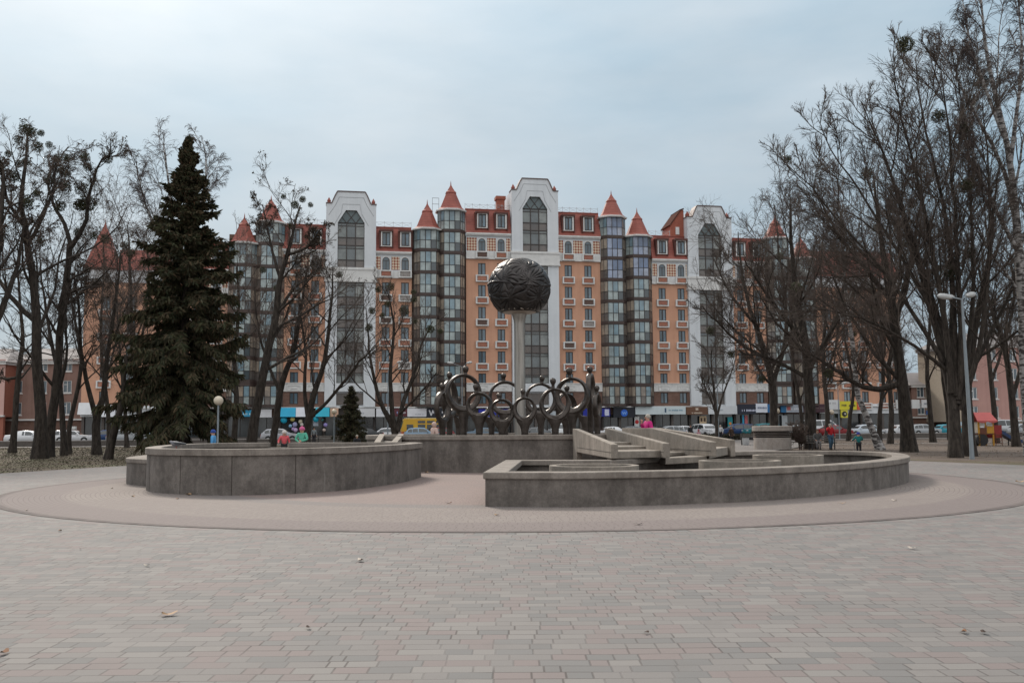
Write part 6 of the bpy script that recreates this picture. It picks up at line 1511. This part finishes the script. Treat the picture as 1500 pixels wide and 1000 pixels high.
# ------------------------------------------------------------------ people
skin_m = M('skin', (.50, .30, .22), .6, c2=(.44, .25, .18))
def cloth(name, c): return M('cloth_'+name, c, .9, c2=tuple(q*.72 for q in c), scale=5)
def skinned(name, pts, edges, rad, mat, parent, root=0, lvl=2):
    me = bpy.data.meshes.new(name); me.from_pydata(pts, edges, []); me.materials.append(mat)
    o = put(name, me, parent)
    md = o.modifiers.new('skin', 'SKIN'); md.use_smooth_shade = True
    for i, r in enumerate(rad): me.skin_vertices[0].data[i].radius = (r, r) if not isinstance(r, tuple) else r
    me.skin_vertices[0].data[root].use_root = True
    s_ = o.modifiers.new('sub', 'SUBSURF'); s_.levels = s_.render_levels = lvl
    return o
def person(label, loc, h, rz, top_c, leg_c, hair_c, pose=None, hat=None, hood=False, child=False, coat=False, bag=None):
    """joints are given as fractions of the height; x right, y towards the back, z up; the person faces -y"""
    o = thing('person', label, 'person', loc, rz)
    J = dict(pel=(0, .0, .53), sp=(0, -.005, .62), ch=(0, .0, .73), nk=(0, .0, .825), hd0=(0, -.005, .865), hd1=(0, -.012, .915), hd2=(0, -.005, .965),
             ls=(-.105, 0, .805), le=(-.15, .02, .64), lw=(-.155, -.03, .505), lh=(-.155, -.04, .465), rs=(.105, 0, .805), re=(.15, .02, .64), rw=(.155, -.03, .505), rh=(.155, -.04, .465),
             lhp=(-.05, 0, .51), lk=(-.055, -.015, .285), la=(-.058, .012, .05), lt=(-.062, -.085, .018), rhp=(.05, 0, .51), rk=(.055, -.015, .285), ra=(.058, .012, .05), rt=(.062, -.085, .018))
    if child:
        for k in J:
            x, y, z = J[k]
            if k in ('hd0', 'hd1', 'hd2'): z = {'hd0': .80, 'hd1': .875, 'hd2': .955}[k]
            elif z > .4: z *= .945
            J[k] = (x*1.1, y, z)
    if pose: J.update(pose)
    K = list(J); P = {k: tuple(q*h for q in J[k]) for k in K}
    hr = .052 if not child else .072
    r = dict(pel=.075, sp=.068, ch=.08, nk=.032, hd0=hr*.82, hd1=hr*1.05, hd2=hr*.8, ls=.042, le=.028, lw=.019, lh=.020, rs=.042, re=.028, rw=.019, rh=.020, lhp=.062, lk=.040, la=.025, lt=.022, rhp=.062, rk=.040, ra=.025, rt=.022)
    E = [('pel', 'sp'), ('sp', 'ch'), ('ch', 'nk'), ('nk', 'hd0'), ('hd0', 'hd1'), ('hd1', 'hd2'), ('ch', 'ls'), ('ls', 'le'), ('le', 'lw'), ('lw', 'lh'), ('ch', 'rs'), ('rs', 're'), ('re', 'rw'), ('rw', 'rh'),
         ('pel', 'lhp'), ('lhp', 'lk'), ('lk', 'la'), ('la', 'lt'), ('pel', 'rhp'), ('rhp', 'rk'), ('rk', 'ra'), ('ra', 'rt')]
    pts = [P[k] for k in K]; ed = [(K.index(a), K.index(b)) for a, b in E]; rad = [r[k]*h for k in K]
    for s_ in ('l', 'r'):                       # five fingers on each hand
        hp, wp = Vector(P[s_+'h']), Vector(P[s_+'w']); d = (hp-wp).normalized(); sd = d.cross(Vector((1, 0, 0))); sd = (sd if sd.length > .2 else d.cross(Vector((0, 1, 0)))).normalized()
        for i, (off, ln, sp) in enumerate(((-.014, .030, -.2), (-.005, .036, -.05), (.005, .037, .05), (.013, .030, .15), (.018, .022, 1.0))):
            b = hp+sd*off*h*.8; a = len(pts)
            q = (d+sd*sp+Vector((0, -.25, 0))).normalized()
            pts += [tuple(b+q*ln*h*.6), tuple(b+(q+Vector((0, -.35, 0))).normalized()*ln*h)]; ed += [(K.index(s_+'h'), a), (a, a+1)]; rad += [.0058*h, .0045*h]
    body = skinned('body', pts, ed, rad, skin_m, o, 0, 1)
    def part(name, keys, mat, grow_, ov=None, root=None):
        kk = [k for k in K if k in keys]; ee = [(kk.index(a), kk.index(b)) for a, b in E if a in keys and b in keys]
        return skinned(name, [P[k] for k in kk], ee, [((ov or {}).get(k, r[k]+grow_))*h for k in kk], mat, o, kk.index(root or kk[0]))
    ov = dict(nk=.045, ls=.052, rs=.052, lw=.027, rw=.027, le=.038, re=.038, pel=.09, sp=.085, ch=.095)
    tk = {'pel', 'sp', 'ch', 'nk', 'ls', 'le', 'lw', 'rs', 're', 'rw'}
    part('trousers', {'pel', 'lhp', 'lk', 'la', 'rhp', 'rk', 'ra'}, leg_c, .010)
    part('coat' if coat else 'jacket', tk, top_c, .014, ov, 'ch')
    if coat: MB().lathe([(.10*h, .36*h), (.105*h, .45*h), (.098*h, .55*h), (.09*h, .62*h)], 18).build('coat_skirt', top_c, o, smooth=True)
    for s_ in ('l', 'r'):
        a, b = Vector(P[s_+'a']), Vector(P[s_+'t'])
        MB().tube([tuple(a+Vector((0, .03*h, -.02*h))), tuple(a-Vector((0, .0, .015*h))), tuple((a+b)/2-Vector((0, 0, .004*h))), tuple(b)], [.026*h, .034*h, .032*h, .024*h], 10).build('shoe', black_m, o, smooth=True)
    hd = Vector(P['hd1']); q = hr*h
    fwd = (Vector(P['hd1'])-Vector(P['hd0'])).cross(Vector((1, 0, 0))).normalized()
    if hd.z > 0:
        MB().ell((hd.x, hd.y-q*1.02, hd.z-q*.1), (q*.14, q*.22, q*.26), 8, 6).build('nose', skin_m, body, smooth=True)
        ey = MB()
        for sx in (-1, 1): ey.ell((hd.x+sx*q*.38, hd.y-q*.93, hd.z+q*.18), (q*.14, q*.1, q*.09), 8, 6)
        ey.build('eye', black_m, body); MB().box(hd.x-q*.28, hd.x+q*.28, hd.y-q*1.0, hd.y-q*.8, hd.z-q*.52, hd.z-q*.44).build('mouth', M('lips', (.30, .09, .08), .6), body)
    if hood:
        MB().ell((hd.x, hd.y+q*.25, hd.z+q*.05), (q*1.3, q*1.25, q*1.5), 18, 12).build('hood', top_c, o, smooth=True)
    elif hat is not None:
        MB().lathe([(q*1.12, -.15*q), (q*1.2, .0), (q*1.2, .35*q), (q*1.08, .75*q), (q*.7, 1.2*q), (0, 1.38*q)], 18, (hd.x, hd.y+q*.08, hd.z+q*.15)).build('hat', hat, o, smooth=True)
        if child and hat.name not in ('cloth_navy_hat', 'cloth_blue_hat'): MB().ell((hd.x, hd.y+q*.1, hd.z+q*1.6), (q*.28, q*.28, q*.28), 10, 7).build('pompom', hat, o, smooth=True)
    else:
        MB().ell((hd.x, hd.y+q*.32, hd.z+q*.32), (q*1.14, q*1.08, q*1.12), 16, 11).build('hair', hair_c, o, smooth=True)
    return o
jeans = cloth('jeans', (.045, .10, .16)); dk = cloth('dark', (.018, .018, .022)); hair_d = cloth('dark_hair', (.03, .02, .015)); hair_g = cloth('grey_hair', (.42, .38, .33)); hair_b = cloth('brown_hair', (.10, .055, .03))
def at(px, Y, z=-.03): p = spot(px, 640, Y); return (p[0], Y, z)
# children behind the left basin, standing on its rear step
person('child in a bright blue jacket and dark blue hat beside the globe lamp pole', at(312.5, 36, .34), 1.19, R(-88), cloth('sky_blue', (.09, .32, .62)), dk, hair_d, hat=cloth('navy_hat', (.02, .06, .28)), child=True)
person('child in a coral pink jacket and white hat behind the left basin', at(416.5, 37, .34), 1.14, R(15), cloth('coral', (.62, .10, .12)), dk, hair_d, hat=cloth('white_hat', (.6, .55, .52)), child=True,
       pose=dict(lw=(-.19, -.16, .55), le=(-.19, -.03, .62), lh=(-.2, -.2, .55)))
person('child in a mint green jacket and bright pink hat behind the left basin', at(442.5, 37, .34), 1.28, R(-10), cloth('mint', (.10, .42, .30)), dk, hair_d, hat=cloth('pink_hat', (.58, .11, .27)), child=True, pose=dict(lw=(-.03, -.16, .52), le=(-.19, -.05, .6), lh=(.0, -.17, .52), rw=(.03, -.15, .54), re=(.19, -.05, .6), rh=(.0, -.16, .56)))
person('person in a pale pink hooded jacket behind the round basin', at(636, 45.5), 1.84, R(-60), cloth('pale_pink', (.58, .42, .37)), dk, hair_d, hood=True)
LEAN = dict(le=(-.13, -.06, .69), lw=(-.065, -.115, .80), lh=(-.045, -.12, .85))
person('grey haired woman in a magenta jacket with a hand at her mouth behind the cascade', at(949.5, 41, .0), 2.06, R(-72), cloth('magenta', (.55, .02, .20)), dk, hair_g, pose=LEAN)
WALK = dict(lk=(-.05, -.07, .29), la=(-.045, -.02, .06), lt=(-.045, -.11, .02), rk=(.05, -.02, .28), ra=(.045, .08, .06), rt=(.05, -.0, .02), lw=(-.085, -.12, .865), le=(-.19, -.11, .72), lh=(-.06, -.10, .905))
person('woman in a red jacket and blue jeans walking with a hand raised to her ear', at(1216.5, 60.5), 1.66, R(8), cloth('red', (.50, .012, .02)), jeans, hair_g, pose=WALK)
person('child in a teal jacket and blue hat seen from behind on a scooter', at(1257.5, 50), 1.20, R(172), cloth('teal', (.012, .17, .17)), dk, hair_d, hat=cloth('blue_hat', (.03, .05, .28)), child=True, pose=dict(rw=(.24, -.15, .62), re=(.2, -.02, .66), rh=(.27, -.18, .62), lw=(-.02, -.17, .62), le=(-.19, -.04, .64), lh=(.0, -.19, .62)))
SIT = dict(pel=(0, .05, .29), sp=(0, .06, .38), ch=(0, .04, .50), nk=(0, .02, .595), hd0=(0, .01, .635), hd1=(0, -.0, .685), hd2=(0, .0, .735), ls=(-.105, .03, .575), le=(-.15, .0, .42), lw=(-.10, -.13, .36), lh=(-.07, -.16, .34), rs=(.105, .03, .575), re=(.15, .0, .42), rw=(.10, -.13, .36), rh=(.07, -.16, .34),
           lhp=(-.05, .03, .285), lk=(-.06, -.21, .285), la=(-.06, -.2, .05), lt=(-.06, -.29, .02), rhp=(.05, .03, .285), rk=(.06, -.21, .285), ra=(.06, -.2, .05), rt=(.06, -.29, .02))
b1 = at(1197.5, 61)
person('person in a black and white jacket sitting on the dark park bench', (b1[0], 60.97, -.01), 1.66, R(-10), cloth('black_white', (.10, .10, .10)), cloth('grey_trousers', (.16, .15, .15)), hair_b, pose=SIT)
person('woman in a long brown coat walking near the bare hedge', at(1071.5, 88), 1.52, R(20), cloth('brown_coat', (.055, .03, .018)), dk, hair_b, coat=True)
person('man in a dark jacket walking in front of the white cars', at(1011.5, 93), 1.72, R(30), dk, dk, hair_d)
person('child in a pink and white jacket beside the man in the dark jacket', at(1023.5, 93), 1.25, R(20), cloth('rose', (.48, .26, .30)), jeans, hair_b, hat=cloth('red_hat', (.35, .05, .08)), child=True)
person('person in a white jacket right of the slim young tree', at(1055.5, 98), 1.68, R(-30), cloth('white', (.55, .56, .57)), dk, hair_g)
person('person in a grey patterned jacket in front of the balloon shop', at(460, 99), 1.7, R(10), cloth('grey', (.17, .19, .2)), dk, hair_d)
person('person in a white top near the many stemmed tree', at(577, 106), 1.6, R(10), cloth('white_top', (.6, .6, .6)), dk, hair_d)
person('person in dark clothes crouching left of the round basin', (at(523, 62)[0], 62, -.03), 1.5, R(25), dk, dk, hair_g, pose=SIT)
LIE = {k: (v[2]-.45, v[1]*.6, .32+v[0]*.35) for k, v in dict(pel=(0, .0, .53), sp=(0, 0, .62), ch=(0, .0, .73), nk=(0, .0, .825), hd0=(0.02, 0, .865), hd1=(.05, 0, .905), hd2=(.06, 0, .945), ls=(-.105, 0, .805), le=(-.06, -.15, .66), lw=(.02, -.2, .6), lh=(.05, -.2, .58), rs=(.105, 0, .805), re=(.16, -.1, .66), rw=(.13, -.2, .56), rh=(.12, -.2, .53), lhp=(-.05, 0, .51), lk=(.05, -.05, .29), la=(-.02, .0, .06), lt=(.05, -.02, .02), rhp=(.05, 0, .51), rk=(.12, -.02, .29), ra=(.04, .0, .06), rt=(.1, 0, .02)).items()}
lp = at(1102, 76)
person('person in a rust brown jacket lying on the bench left of the kiosk', (lp[0]+.0, 75.97, -.02), 1.6, R(-20), cloth('rust', (.22, .06, .03)), dk, hair_b, pose=LIE)
# scooter under the child
s0 = at(1251, 49.8)
sco = thing('kick_scooter', 'thin pale kick scooter held by the child in teal', 'scooter', (s0[0], s0[1], -.03), R(70))
MB().box(-.3, .3, -.05, .05, .07, .1).build('deck', iron, sco); MB().tube([(.32, 0, .08), (.28, 0, .72)], .018, 8).build('handlebar_post', rim_m, sco); MB().tube([(.28, -.17, .72), (.28, .17, .72)], .016, 8).build('handlebar', iron, sco)
for x in (-.33, .35): MB().lathe([(.02, -.015), (.06, -.015), (.06, .015), (.02, .015)], 14).move(lambda p: (p[0], p[2], p[1])).build('wheel', tyre_m, sco, (x, 0, .06))

# pigeon on the rim of the left basin
pr = spot(264, 651, 23.3)
pig = thing('pigeon', 'dark grey pigeon perched on the rim of the left basin', 'bird', (pr[0], 23.05, 1.05), R(180))
pm = M('pigeon_feather', (.10, .105, .12), .7, c2=(.19, .19, .21), scale=14); pmd = M('pigeon_wing', (.035, .042, .05), .7, c2=(.06, .065, .075), scale=12)
pts = [(-.10, 0, .12), (-.04, 0, .115), (.03, 0, .12), (.09, 0, .135), (.125, 0, .155), (.15, 0, .172), (.168, 0, .172)]
MB().tube(pts, [.022, .055, .066, .056, .033, .029, .012], 14).build('body', pm, pig, smooth=True)
MB().tube([(-.22, 0, .115), (-.16, 0, .12), (-.08, 0, .13)], [.016, .026, .035], 10).move(lambda p: (p[0], p[1]*1.4, p[2])).build('tail', pmd, pig, smooth=True)
for s_ in (-1, 1):
    MB().tube([(.07, s_*.045, .14), (0, s_*.062, .14), (-.09, s_*.045, .135), (-.16, s_*.02, .125)], [.012, .028, .022, .006], 8).build('wing', pmd, pig, smooth=True)
    MB().tube([(.0, s_*.025, .07), (.01, s_*.025, 0), (.04, s_*.025, -.0)], .005, 6).build('leg', M('pigeon_leg', (.35, .09, .08), .6), pig)
MB().lathe([(.008, 0), (.0, .028)], 8).move(lambda p: (.165+p[2], p[1], .168+p[0])).build('beak', iron, pig)

# single fallen leaves on the stones
lm = [M('leaf_brown', (.20, .095, .045), .8, c2=(.13, .06, .03), scale=20), M('leaf_tan', (.36, .24, .14), .8, c2=(.26, .16, .09), scale=20), M('leaf_pale', (.48, .42, .36), .8, c2=(.36, .30, .25), scale=20), M('leaf_dark', (.06, .035, .025), .8, c2=(.04, .02, .015), scale=20)]
LEAF = [(88, 777, .10, 0, 'dark brown upright'), (247, 900, .14, 1, 'tan curled'), (215, 828, .09, 2, 'pale crumpled'), (6, 956, .10, 0, 'brown curled'), (276, 724.5, .22, 1, 'large tan'), (118, 804, .05, 3, 'tiny dark'), (39, 747, .10, 2, 'small whitish'), (260, 730.5, .12, 0, 'flat brown'), (195, 727, .13, 1, 'flat tan'), (164, 715, .15, 2, 'pale'),
        (528, 821, .14, 2, 'broad pale'), (657, 737, .16, 0, 'narrow brown'), (728, 754.5, .13, 1, 'small tan'), (1412, 925, .08, 0, 'russet round'), (1441, 926, .08, 3, 'dark russet'), (1336, 803, .13, 2, 'pinkish pale'), (1234, 737, .16, 1, 'light brown'), (1129, 833, .05, 3, 'tiny black'), (947, 926, .06, 3, 'small dark round'), (935, 768, .14, 3, 'dark narrow'), (452, 919, .07, 3, 'dark sliver'), (1310, 733, .13, 2, 'faint pale'), (625, 692, .2, 1, 'pale wind blown'), (1494, 706, .25, 1, 'yellowish')]
WHERE = ['on the left stones near the ring edge', 'on the lower left stones', 'on the left stones halfway down', 'at the lower left edge', 'against the foot of the left basin', 'on the left stones', 'on the ring edge at the left', 'just below the left basin', 'on the ring stones left of the left basin', 'on the ring near the low plinth',
         'on the stones left of the middle', 'between the two basins', 'left of the low basin corner', 'on the lower right stones', 'beside the russet round leaf', 'on the right stones below the ring', 'on the ring below the low basin', 'on the right stones', 'on the lower middle stones', 'on the ring edge near the middle', 'in a joint at the lower left', 'on the ring at the right', 'at the foot of the round basin', 'near the right edge of the ring']
for (px, py, s_, m_, look), wh in zip(LEAF, WHERE):
    p = ground(px, py, .01); g = np.random.default_rng(int(px*7+py)); n = 9
    s_ *= .85; out = [(s_*.5*math.cos(a)*(1.25 if k % 3 else .8), s_*.34*math.sin(a)*(1 if k % 2 else .7), .0+s_*(.18*math.cos(a)**2+.10*g.random())) for k, a in enumerate(np.linspace(0, 2*PI, n, endpoint=False))]
    o = MB().add([(0, 0, s_*.02)]+out, [(0, i+1, (i+1) % n+1) for i in range(n)]).add([(-.5*s_, 0, .03*s_), (-.85*s_, .06*s_, .10*s_), (-.5*s_, .03*s_, .05*s_)], [(0, 1, 2)]).build('fallen_leaf', lm[m_], None, (p[0], p[1], .012))
    o.rotation_euler = (0, 0, g.uniform(0, 6)); tag(o, look+' dry leaf '+wh, 'leaf', 'dry leaves scattered on the paving')
